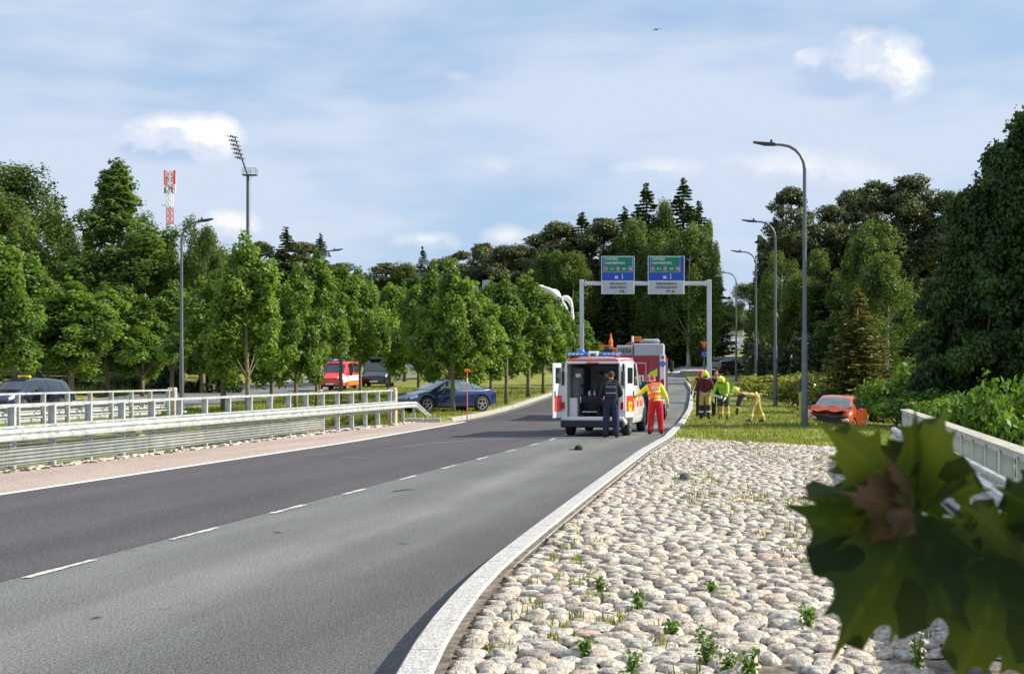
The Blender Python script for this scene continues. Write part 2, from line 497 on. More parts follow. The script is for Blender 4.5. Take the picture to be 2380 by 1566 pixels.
# right kerb line, in s (metres right of the road's line), from the near curve on
KP = [(1.0, -.1), (3.0, -.95), (5.2, -1.65), (7.79, -2.175), (9.72, -2.448), (12.04, -2.67), (15.2, -2.82), (20.7, -3.05), (30.7, -3.44), (39.9, -3.62), (56, -3.75), (125, -3.9)]
def kerb_s(Y): return float(np.interp(Y, [p[0] for p in KP], [p[1] for p in KP]))
def kerb_sm(Y): return (kerb_s(Y - 1.0) + 2 * kerb_s(Y) + kerb_s(Y + 1.0)) / 4
NY = yr(-6, 12, .5) + yr(12.5, 50, 1.5) + yr(52, 126, 2)
tag(ribbon('road', lambda Y: -14.6 if Y < 53.4 else -12.0, lambda Y: min(kerb_sm(Y) + .1, 4) if Y > 1 else 4, NY, 0.0, A_grey))
tag(ribbon('road_left_lane', -11.62, -6.72, yr(-6, 124), 0.004, A_dark))
tag(ribbon('road_shoulder', -14.5, -11.70, yr(-6, 53.4), 0.006, A_pink))
tag(ribbon('edge_line', -11.66, -11.50, yr(-6, 53.6), 0.010, PAINT))
tag(ribbon('left_carriageway', -37.4, -27.4, yr(-6, 126), 0.0, A_left))
tag(ribbon('left_carriageway_edge_line', -28.15, -27.98, yr(-6, 126), .006, PAINT))
tag(ribbon('left_carriageway_far_edge_line', -36.8, -36.6, yr(-6, 126), .006, PAINT))
tag(ribbon('roundabout_road', -140, 90, yr(124, 137, 2.5), 0.03, A_left))
# dashes between the lanes
ROAD_DIR = R(11.15)
for k in range(-2, 16):
    y0 = 1.74 * F / (385.6 if False else 1 / (.002593 + .000486 * k)) if False else F * EYE * (.002593 + .000486 * k)
    L = F * EYE * .000486 * (.42 if k < 2 else .36)
    if y0 < 5 or y0 > 62: continue
    b = MB(); n = 7; vs_, fs_ = [], []
    for i in range(n + 1):                       # worn, uneven outline
        Y = y0 + L * i / n; w = .044 + random.uniform(-.018, .010)
        for d in (-w, w * random.uniform(.8, 1.1)): vs_.append((cx_(Y) - 6.63 + d, Y, rz(Y) + .009))
    for i in range(n): fs_.append((2 * i, 2 * i + 1, 2 * i + 3, 2 * i + 2))
    me = bpy.data.meshes.new('lane_dash'); me.from_pydata(vs_, [], fs_); me.materials.append(PAINTW)
    tag(link('lane_dash', me), kind='structure')
# tar seams and scuffs on the lanes
TAR = mat('tar', (.03, .03, .035), .5, var=.3)
SCF = mat('pale_scuff', (.20, .185, .185), .8, var=.3, vs_=12)
def streak(name, pts, w, m, dz=.0085):
    vs_, fs_ = [], []
    n = len(pts)
    for i, (px, py) in enumerate(pts):
        Y = EYE * F / (py - HY); X = at(px, Y); ww = w * (1 if 0 < i < n - 1 else .25) * random.uniform(.7, 1.2)
        vs_ += [(X, Y - ww, dz), (X, Y + ww, dz)]
    for i in range(n - 1): fs_.append((2 * i, 2 * i + 2, 2 * i + 3, 2 * i + 1))
    me = bpy.data.meshes.new(name); me.from_pydata(vs_, [], fs_); me.materials.append(m)
    tag(link(name, me), kind='structure')
streak('tar_seam', [(905, 1144), (925, 1141), (945, 1138), (968, 1137)], .06, TAR)
streak('tar_seam', [(630, 1238), (645, 1237), (657, 1239)], .04, TAR)
streak('tar_seam', [(925, 1262), (940, 1265), (953, 1263)], .035, TAR)
streak('tar_seam', [(208, 1438), (225, 1436), (240, 1435)], .025, TAR)
streak('pale_scuff', [(790, 1062), (820, 1064), (870, 1067)], .09, SCF)
streak('pale_scuff', [(870, 1046), (940, 1038), (1010, 1030), (1080, 1025), (1110, 1020)], .12, SCF)
streak('pale_scuff', [(690, 1060), (740, 1056), (830, 1050)], .07, SCF)
streak('pale_scuff', [(740, 1550), (800, 1510), (860, 1472), (905, 1440)], .006, SCF)
streak('pale_scuff', [(755, 1555), (812, 1514), (870, 1478), (912, 1448)], .005, SCF)

random.seed(31)
for px, py, n_, st_ in ((300, 1440, 9, 26), (640, 1330, 7, 22), (900, 1210, 6, 18), (240, 1290, 8, 20)):
    pts_ = []; x_, y_ = px, py
    for _ in range(n_): pts_.append((x_, y_)); x_ += st_ * random.uniform(.5, 1.4); y_ += random.uniform(-14, 5)
    streak('hairline_crack', pts_, .006, TAR)
# ------------------------------------------------------------------ granite kerb
GRAN = mat('granite', (.40, .385, .36), .85, var=.5, vs_=60, col2=(.52, .50, .47), bump=.5, bs=90)
KZ = .16
def kerb_piece(a, b, w=.20, h=KZ, sf=kerb_sm, off=0.0, m=None, zf=rz, name='kerb_stone', g=.006):
    d = (b - a)
    a2, b2 = a + g, b - g; n = 3 if d > .6 else 1
    vs_, fs_ = [], []
    ch = .015
    for i in range(n + 1):
        Y = a2 + (b2 - a2) * i / n; s0 = cx_(Y) + sf(Y) + off; z = zf(Y)
        vs_ += [(s0, Y, z - .15), (s0, Y, z + h - ch), (s0 + ch, Y, z + h), (s0 + w - ch, Y, z + h), (s0 + w, Y, z + h - ch), (s0 + w, Y, z - .15)]
    for i in range(n):
        for k in range(6):
            k2 = (k + 1) % 6; fs_.append((i * 6 + k, (i + 1) * 6 + k, (i + 1) * 6 + k2, i * 6 + k2))
    fs_ += [tuple(range(6)), tuple(n * 6 + k for k in range(5, -1, -1))]
    me = bpy.data.meshes.new(name); me.from_pydata(vs_, [], fs_); me.materials.append(m or GRAN)
    return me
kerb = thing('kerb', None, None, (0, 0, 0)); kerb['kind'] = 'structure'
y = 1.5; Yk = []
while y < 118:
    L = 1.0 if y < 60 else 2.0
    Yk.append((y, y + L)); y += L
for a, b in Yk: link('kerb_stone', kerb_piece(a, b), kerb)
# thin mortar strip behind the near kerb
MORT = mat('mortar', (.10, .080, .058), .95, var=.45, vs_=9, col2=(.20, .17, .13), bump=.6, bs=60)
tag(ribbon('kerb_joint', lambda Y: kerb_sm(Y) + .19, lambda Y: kerb_sm(Y) + .26, yr(1.5, 38, .8), KZ - .02, MORT))
# kerb round the grass median (left side of the road, and across its end)
KG = mat('pale_kerb', (.42, .40, .35), .8, var=.35, vs_=12, bump=.5)
lk = thing('median_kerb', None, None); lk['kind'] = 'structure'
for i in range(36):
    a = 53.6 + i * 1.0 if i < 24 else 53.6 + 24 + (i - 24) * 2.0; b = a + (1.0 if i < 24 else 2.0)
    link('kerb_stone', kerb_piece(a, b, .22, .15, lambda Y: -12.25, m=KG, g=.02), lk)
for i in range(4):
    b_ = MB().bbox((cx_(53.4) - 12.7 - i * .62, 53.35 - i * .02, .04), (.6, .2, .24), .02); b_.build('kerb_stone', KG, lk)

# ------------------------------------------------------------------ cobbled verge
def verge_end(X): return 38.6 - (X - 4.0) * 2.2 if X > 4.0 else 38.6
vb = tag(ribbon('cobbled_verge', lambda Y: kerb_sm(Y) + .2, 1.74, yr(1.5, 30, 1.2) , .075, MORT), kind='structure')
vb2, fs_ = [], []
for Y in yr(30, 38.6, .8):
    e = 1.74 if Y < 32 else 1.74 - (Y - 32) * .86
    vb2.append((cx_(Y) + kerb_sm(Y) + .2, Y, .075)); vb2.append((cx_(Y) + max(e, kerb_sm(Y) + .3), Y, .075))
for i in range(len(vb2) // 2 - 1): fs_.append((2 * i, 2 * i + 1, 2 * i + 3, 2 * i + 2))
me = bpy.data.meshes.new('verge_bed'); me.from_pydata(vb2, [], fs_); me.materials.append(MORT)
link('verge_bed', me, vb)
STONE = mat('cobble_stone', (.41, .375, .33), .9, var=.36, vs_=24, col2=(.60, .55, .485), bump=.9, bs=55, attr='tone')
TONES = np.array([(1, .97, .92), (.95, .90, .83), (.82, .81, .80), (1.05, .97, .90), (.72, .70, .68), (1.0, .92, .83), (.88, .90, .92), (1.12, 1.08, 1.02), (.58, .56, .55), (.98, .84, .74), (.90, .87, .82), (1.0, .97, .93)])
def stone_geo(r, nseg, rings, sq):
    """one rounded cobble, irregular outline, domed top"""
    ph = r.uniform(0, 6.28, 4); am = r.uniform(.03, .15, 4) * r.choice((-1, 1), 4)
    vs = []; T = r.uniform(-.28, .28, 2)
    for j in range(rings):
        t = j / rings; rad = math.cos(t * math.pi / 2) ** sq; z = math.sin(t * math.pi / 2) ** .8 * (1 + .06 * math.sin(5 * t + ph[0]))
        for k in range(nseg):
            a = 2 * math.pi * k / nseg
            q = rad * (1 + sum(am[i] * math.cos((i + 2) * a + ph[i]) for i in range(4)))
            vs.append((q * math.cos(a), q * math.sin(a), z + T[0] * q * math.cos(a) + T[1] * q * math.sin(a)))
    vs.append((0, 0, 1.0))
    fs = []
    for j in range(rings - 1):
        for k in range(nseg):
            k2 = (k + 1) % nseg
            fs.append((j * nseg + k, j * nseg + k2, (j + 1) * nseg + k2)); fs.append((j * nseg + k, (j + 1) * nseg + k2, (j + 1) * nseg + k))
    for k in range(nseg): fs.append(((rings - 1) * nseg + k, (rings - 1) * nseg + (k + 1) % nseg, rings * nseg))
    return np.array(vs), np.array(fs)
places = []
row = 0; Y = 4.5
while Y < 38.4:
    step = .148 * random.uniform(.9, 1.1)
    e = 1.66 if Y < 32 else 1.66 - (Y - 32) * .86
    s_ = kerb_sm(Y) + .23 + random.uniform(0, .05)
    while s_ < e:
        w = random.choice((.12, .14, .16, .18, .21)) * random.uniform(.9, 1.1)
        y_ = Y + random.uniform(-.035, .035)
        if not (Y < 8.6 and s_ > -.25 and math.sin(s_ * 3.1 + Y * 2) > -.55):
            places.append((cx_(y_) + s_ + w / 2, y_, w * .5, step * .5 * random.uniform(.92, 1.12), random.uniform(.022, .052)))
        s_ += w * 1.06
    Y += step
var_near = []
for q in range(14):
    v, f = stone_geo(rng, 12, 4, .55)
    v = v * (1, 1, 1)
    t = np.tile(TONES[q % len(TONES)], (len(v), 1))
    var_near.append(npmesh('cobblestone', v * (.085, .07, .05), f, STONE, t, 'tone', True))
near = sorted([p for p in places if -.36 * p[1] < p[0] < .36 * p[1] and EYE * F / (p[1]) + HY < 1640], key=lambda p: p[1])
near300 = set(near[:290])
for p in places:
    if p in near300:
        o = bpy.data.objects.new('cobblestone', random.choice(var_near)); COL.objects.link(o); o.parent = vb
        o.location = (p[0], p[1], .078); o.scale = (p[2] / .085, p[3] / .07, p[4] / .05); o.rotation_euler = (0, 0, random.uniform(-.25, .25) + random.choice((0, math.pi)))
V, Fc, T, off = [], [], [], 0
protos = [stone_geo(rng, 8, 3, .55) for _ in range(16)]
for p in places:
    if p in near300: continue
    v, f = protos[random.randrange(16)]
    c, s_ = math.cos(random.uniform(-.3, .3)), math.sin(random.uniform(-.3, .3))
    w = v * (p[2], p[3], p[4]); w = np.stack([w[:, 0] * c - w[:, 1] * s_, w[:, 0] * s_ + w[:, 1] * c, w[:, 2]], 1) + (p[0], p[1], .078)
    V.append(w); Fc.append(f + off); off += len(v); T.append(np.tile(TONES[random.randrange(len(TONES))] * random.uniform(.85, 1.1), (len(v), 1)))
o = link('cobblestones', npmesh('cobblestones', np.concatenate(V), np.concatenate(Fc), STONE, np.concatenate(T), 'tone', True), vb)
o['kind'] = 'stuff'

# ------------------------------------------------------------------ bridge fences
GALV = mat('galvanised_steel', (.44, .465, .46), .5, .3, var=.14, vs_=5, col2=(.58, .60, .585), spec=.5)
GALVD = mat('weathered_steel', (.46, .49, .50), .55, .3, var=.2, vs_=4)
WOOD = mat('end_post_concrete', (.52, .44, .36), .85, var=.25, vs_=9, bump=.5)
CONC = mat('concrete', (.45, .42, .37), .9, var=.25, vs_=6, bump=.5)
DIRT = mat('roadside_grit', (.40, .33, .26), 1.0, var=.5, vs_=18, col2=(.55, .47, .38), bump=1.0, bs=40, detail=8)
FENCE_ROT = math.atan(.1972)
def lineX(s0, Y): return s0 + .1972 * Y
def rail(name, parent, s0, y0, y1, z0, z1, w, m, seg=4.3, prof=None):
    """a run of rail pieces, each a mesh of its own"""
    n = max(1, round((y1 - y0) / seg))
    for i in range(n):
        a = y0 + (y1 - y0) * i / n; b = y0 + (y1 - y0) * (i + 1) / n - .012
        vs_, fs_ = [], []
        pr = prof or [(-w / 2, z0), (w / 2, z0), (w / 2, z1), (-w / 2, z1)]
        k = len(pr)
        for Y in (a, b):
            for q, z in pr: vs_.append((lineX(s0, Y) + q, Y, z + rz(Y)))
        for j in range(k): fs_.append((j, (j + 1) % k, k + (j + 1) % k, k + j))
        fs_ += [tuple(range(k))[::-1], tuple(range(k, 2 * k))]
        b_ = MB(); b_.add(vs_, fs_); b_.build(name, m, parent)
def wprof(z0, z1, side):
    """W-shaped guard rail section, thin sheet"""
    h = z1 - z0; p = [(0, 0), (.06, .10), (.07, .30), (.01, .45), (.01, .55), (.07, .70), (.06, .90), (0, 1.0)]
    f = [(side * a, z0 + h * b) for a, b in p]; g = [(side * (a - .012), z0 + h * b) for a, b in p][::-1]
    return f + g
def fence(name, label, group, s0, y0, y1, top, side, panel=None, endpost=True, detail=True, pitch=1.43, m=GALV, w=.12):
    t = thing(name, label, 'fence', (0, 0, 0), 0, group)
    rail('top_rail', t, s0, y0, y1, top - .055, top, .10, m)
    Y = y1; first = None
    while Y > y0:
        if Y > y1 - .1: Y -= .25
        X = lineX(s0, Y)
        if first is None:
            b = MB().bbox((0, 0, (top - .06) / 2 + .03), (w, .012, top - .06), .002, rz=-FENCE_ROT)
            b.bbox((-w / 2, 0, (top - .06) / 2 + .03), (.008, .075, top - .06), .002, rz=-FENCE_ROT)
            b.bbox((w / 2, 0, (top - .06) / 2 + .03), (.008, .075, top - .06), .002, rz=-FENCE_ROT)
            first = b.mesh('post', m); 
        o = link('post', first, t); o.location = (X, Y, rz(Y))
        Y -= pitch
    rail('guard_beam', t, s0 + side * .20, y0, y1, 0, 0, .1, m, prof=wprof(.54, .76, side), seg=4.3)
    rail('beam_top_pipe', t, s0 + side * .10, y0, y1, .77, .81, .06, m)
    Y = y1 - 2.0
    while Y > y0:
        MB().box((lineX(s0, Y) + side * .12, Y, .66), (.15, .07, .10), rz=-FENCE_ROT).build('beam_bracket', GALVD, t)
        MB().cyl((lineX(s0, Y) + side * .275, Y, .65), .018, .03, 8, 'x').build('bolt', GALVD, t)
        Y -= pitch * 1.5
    rail('lower_rail', t, s0 + side * .02, y0, y1, .455, .49, .05, m)
    if panel:
        a, b, z0, z1 = panel
        n = round((b - a) / 2.86)
        for i in range(n):
            p0 = a + (b - a) * i / n; p1 = a + (b - a) * (i + 1) / n - .025
            k = 5; pr = []
            for j in range(k):
                h = (z1 - z0) / k; zz = z0 + j * h
                pr += [(side * .075, zz), (side * .075, zz + h * .62), (side * .125, zz + h * .74), (side * .125, zz + h * .90)]
            pr = pr + [(q - side * .01, z) for q, z in pr[::-1]]
            vs_, fs_ = [], []; K = len(pr)
            for Y in (p0, p1):
                for q, z in pr: vs_.append((lineX(s0, Y) + q, Y, z))
            for j in range(K): fs_.append((j, (j + 1) % K, K + (j + 1) % K, K + j))
            bb = MB(); bb.add(vs_, fs_); bb.build('corrugated_panel', PANEL if i % 3 else PANEL2, t)
    if endpost:
        X = lineX(s0, y1 + .1)
        MB().bbox((X, y1 + .12, (top + .06) / 2 - .1), (.30, .22, top + .26), .03, rz=-FENCE_ROT).build('end_post', WOOD, t)
    return t
PANEL = mat('corrugated_steel', (.34, .37, .35), .55, .3, var=.2, vs_=4)
PANEL2 = mat('corrugated_steel_lighter', (.40, .42, .39), .55, .3, var=.2, vs_=3)
fb = fence('bridge_fence', 'bright galvanised bridge fence with corrugated lower panels along the pink shoulder of the near road', None, -14.26, 6, 51.2, 1.20, 1, (6, 43.7, .10, .43))
# guard beam goes on past the fence and dips into the grass
pts = [(51.2, .65), (52.6, .65), (53.6, .63), (55.6, .10)]
vs_, fs_ = [], []
for Y, zc in pts:
    for q, z in wprof(zc - .11, zc + .11, 1): vs_.append((lineX(-14.06, Y), Y, z))
K = 16; vs_ = []
for i, (Y, zc) in enumerate(pts):
    pr = wprof(zc - .11, zc + .11, 1)
    for q, z in pr: vs_.append((lineX(-14.06, Y) + q, Y, z))
for i in range(len(pts) - 1):
    for j in range(K): fs_.append((i * K + j, i * K + (j + 1) % K, (i + 1) * K + (j + 1) % K, (i + 1) * K + j))
bb = MB(); bb.add(vs_, fs_); bb.build('beam_terminal', GALV, fb)
for Y in (52.5, 54.0): MB().bbox((lineX(-14.22, Y), Y, .28), (.1, .14, .6), .01).build('terminal_post', GALVD, fb)
fa = fence('bridge_fence', 'farther galvanised bridge fence beside the left carriageway, ending in a tan post', None, -22.5, 6, 52.6, 1.20, -1, None)
rail('carriageway_guard_beam', fa, -22.9, 6, 52.6, 0, 0, .1, GALV, prof=wprof(.30, .58, 1))
rail('carriageway_sill', fa, -22.75, 6, 52.6, -.02, .16, .25, CONC)
# low wall faces under the two fences, above the gap between the bridges
tag(ribbon('bridge_edge_beam', -14.62, -14.42, yr(-6, 53.0), .05, CONC))
tag(ribbon('bridge_edge_wall', lambda Y: -22.62, lambda Y: -22.42, yr(-6, 53.0), .05, CONC))
# rough strip of broken edging, grit and weeds at the fence foot
def rubble(name, s0, s1, y0, y1, n, size, m, z=.0):
    V, Fc, off = [], [], 0
    for _ in range(n):
        v, f = protos[random.randrange(16)]
        Y = random.uniform(y0, y1); r = size * random.uniform(.4, 1.3)
        V.append(v * (r, r * random.uniform(.7, 2), r * .6) + (lineX(random.uniform(s0, s1), Y), Y, z + rz(Y) - .005)); Fc.append(f + off); off += len(v)
    o = link(name, npmesh(name, np.concatenate(V), np.concatenate(Fc), m, np.ones((off, 3)), 'tone')); o['kind'] = 'stuff'
rubble('roadside_grit', -14.35, -13.95, 10, 53, 900, .055, mat('grit', (.50, .42, .34), 1, var=.5, vs_=9, col2=(.66, .58, .48)), .006)
rubble('roadside_debris', -14.3, -13.9, 10, 53, 500, .05, mat('dark_grit', (.07, .06, .045), 1, var=.5), .006)
tag(ribbon('gutter_strip', -14.42, -13.98, yr(6, 53.2), .012, DIRT))

ff = fence('bridge_fence', 'short shaded bridge fence with flat plate posts at the right edge of the cobbled verge', None, 1.89, 3.0, 27.6, 1.06, -1, None, False, m=GALVD, pitch=1.13, w=.13)
rail('lower_plate', ff, 1.78, 3.0, 27.4, .03, .36, .03, GALVD, seg=3)
rail('kerb_sill', ff, 1.62, 3.0, 27.8, -.02, .15, .16, CONC, seg=2)
rail('cap_board', ff, 1.89, 3.0, 27.6, 1.062, 1.085, .18, mat('mossy_cap', (.42, .40, .33), .9, var=.3, vs_=8), seg=3)

# far side of the carriageway: low guard rail with posts
def simple_rail(name, label, pts, h, m, pitch=2.0, beam=.26, post=.1, gap=None, cat='guard rail'):
    t = thing(name, label, cat)
    for (xa, ya), (xb, yb) in zip(pts[:-1], pts[1:]):
        L = math.hypot(xb - xa, yb - ya); n = max(1, int(L / pitch)); ang = math.atan2(yb - ya, xb - xa)
        za, zb = gz(xa, ya), gz(xb, yb)
        for i in range(n):
            f0, f1 = i / n, (i + 1) / n
            p0 = (xa + (xb - xa) * f0, ya + (yb - ya) * f0); p1 = (xa + (xb - xa) * f1, ya + (yb - ya) * f1)
            z0, z1 = gz(*p0), gz(*p1)
            b = MB(); b.tube([(p0[0], p0[1], z0 + h - beam / 2), (p1[0], p1[1], z1 + h - beam / 2)], beam * .7, 4)
            b.build('beam', m, t)
            MB().bbox((p0[0], p0[1] + .1, z0 + (h - beam) / 2), (post, post, h), .01).build('post', m, t)
    return t
# ------------------------------------------------------------------ trees and plants
BARK = mat('bark_grey', (.13, .11, .085), .95, var=.35, vs_=8, bump=.7, bs=18)
BARKY = mat('bark_young', (.20, .17, .10), .9, var=.3, vs_=8, bump=.5)
BARKP = mat('bark_pine', (.36, .19, .10), .9, var=.35, vs_=6, bump=.6, bs=15)
BARKB = mat('bark_birch', (.55, .52, .46), .8, var=.45, vs_=7, detail=8)
L_MAPLE = leafmat('maple_leaf', (.052, .108, .018), (.225, .355, .062), .42)
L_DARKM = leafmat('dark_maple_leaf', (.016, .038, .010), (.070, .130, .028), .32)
L_BIRCH = leafmat('birch_leaf', (.048, .088, .020), (.165, .240, .062), .42)
L_ALDER = leafmat('alder_leaf', (.042, .086, .018), (.165, .265, .058), .40)
L_PINE = leafmat('pine_needles', (.046, .068, .024), (.185, .205, .075), .2, (1.2, 1.2, .6))
L_SPRUCE = leafmat('spruce_needles', (.032, .056, .020), (.120, .160, .048), .18, (1.2, 1.2, .6))
L_DRY = leafmat('dry_spruce_needles', (.085, .095, .026), (.27, .26, .085), .25)
L_BUSH = leafmat('bush_leaf', (.10, .13, .020), (.38, .40, .08), .35)
L_GREENB = leafmat('green_bush_leaf', (.050, .110, .018), (.19, .33, .05), .36)
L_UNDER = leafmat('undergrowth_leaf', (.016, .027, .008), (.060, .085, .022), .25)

def unit(n, r):
    v = r.normal(size=(n, 3)); return v / np.linalg.norm(v, axis=1, keepdims=True)

def leaves(centres, normals, size, r, tint, bend=0.25):
    """one rhombic, slightly folded leaf at each centre (two triangles)"""
    n = len(centres)
    nrm = normals + r.normal(size=(n, 3)) * .55
    nrm /= np.linalg.norm(nrm, axis=1, keepdims=True) + 1e-9
    a = np.cross(nrm, unit(n, r)); a /= np.linalg.norm(a, axis=1, keepdims=True) + 1e-9
    b = np.cross(nrm, a)
    s = (size * r.uniform(.65, 1.35, n))[:, None]
    v = np.empty((n, 4, 3))
    v[:, 0] = centres - a * s * .62
    v[:, 1] = centres - b * s * .42 + nrm * s * bend
    v[:, 2] = centres + a * s * .62
    v[:, 3] = centres + b * s * .42 + nrm * s * bend * r.uniform(-1, 1, n)[:, None]
    return v.reshape(-1, 3), np.arange(n * 4).reshape(n, 4), np.repeat(tint, 4)

def clumps(cs, rad, nper, size, r, squash=.75, tvar=.5, up=.45):
    """leaves on the outer part of each clump; cs clump centres, rad radii"""
    C, N, T = [], [], []
    for c, q, tt in zip(cs, rad, r.uniform(0, 1, len(cs))):
        n = int(nper * (q / np.mean(rad)) ** 2) + 1
        u = unit(n, r); k = r.uniform(.25, 1.0, n) ** .5
        wob = 1 + .28 * np.sin(u[:, 0] * 5 + tt * 9) * np.cos(u[:, 2] * 4 + tt * 5)
        p = c + u * (q * k * wob)[:, None] * (1, 1, squash)
        C.append(p); N.append(u + (0, 0, up))
        T.append(np.clip(.5 + (tt - .5) * tvar + r.normal(0, .17, n), 0, 1))
    return leaves(np.concatenate(C), np.concatenate(N), size, r, np.concatenate(T))

def crown_mesh(name, data, m): return npmesh(name, data[0], data[1], m, data[2])

def limbs(b, base, h, r0, cs, r, n=14, droop=0.0, bend=.12):
    pts = [Vector((base[0] + math.sin(t * 2.5) * bend * t, base[1] + math.cos(t * 3) * bend * t, base[2] + h * t)) for t in (0, .15, .35, .55, .75, .92)]
    b.tube(pts, [r0 * 1.25, r0, r0 * .8, r0 * .6, r0 * .38, r0 * .12], 8)
    idx = r.permutation(len(cs))[:n]
    for i in idx:
        c = Vector(cs[i]); z0 = max(h * .25, min(h * .85, c.z - (Vector((c.x, c.y)).length) * .6))
        k = min(4, int(z0 / h * 5)); st = pts[k].lerp(pts[k + 1], .5)
        mid = st.lerp(c, .5) + Vector((0, 0, .12 * (c - st).length * (1 - droop * 2)))
        b.tube([st, mid, c], [r0 * .34, r0 * .2, r0 * .07], 5, cap=False)

def ovate(h, r0, z0, n, r, top=1.2, base=.35):
    """clump centres inside an egg-shaped crown"""
    t = r.uniform(0, 1, n) ** .9
    prof = np.sin(np.clip(t * .93 + .07, 0, 1) ** .60 * math.pi) ** .75 * (1.08 - .38 * t)
    a = r.uniform(0, 6.283, n); k = r.uniform(.35, 1, n) ** .5
    lop = 1 + .16 * np.sin(a * 2 + r.uniform(0, 6)) + .10 * np.sin(a * 3 + t * 7)
    return np.stack([np.cos(a) * prof * r0 * k * lop, np.sin(a) * prof * r0 * k * lop, z0 + t * (h - z0)], 1)

def boughs(b, r, k, spread, el=1.0):
    """each bough carries k clumps, so that hollows stay between boughs"""
    o = np.clip(r.normal(size=(len(b), k, 3)), -1.4, 1.4) * spread * (1, 1, el)
    return (b[:, None, :] + o).reshape(-1, 3)

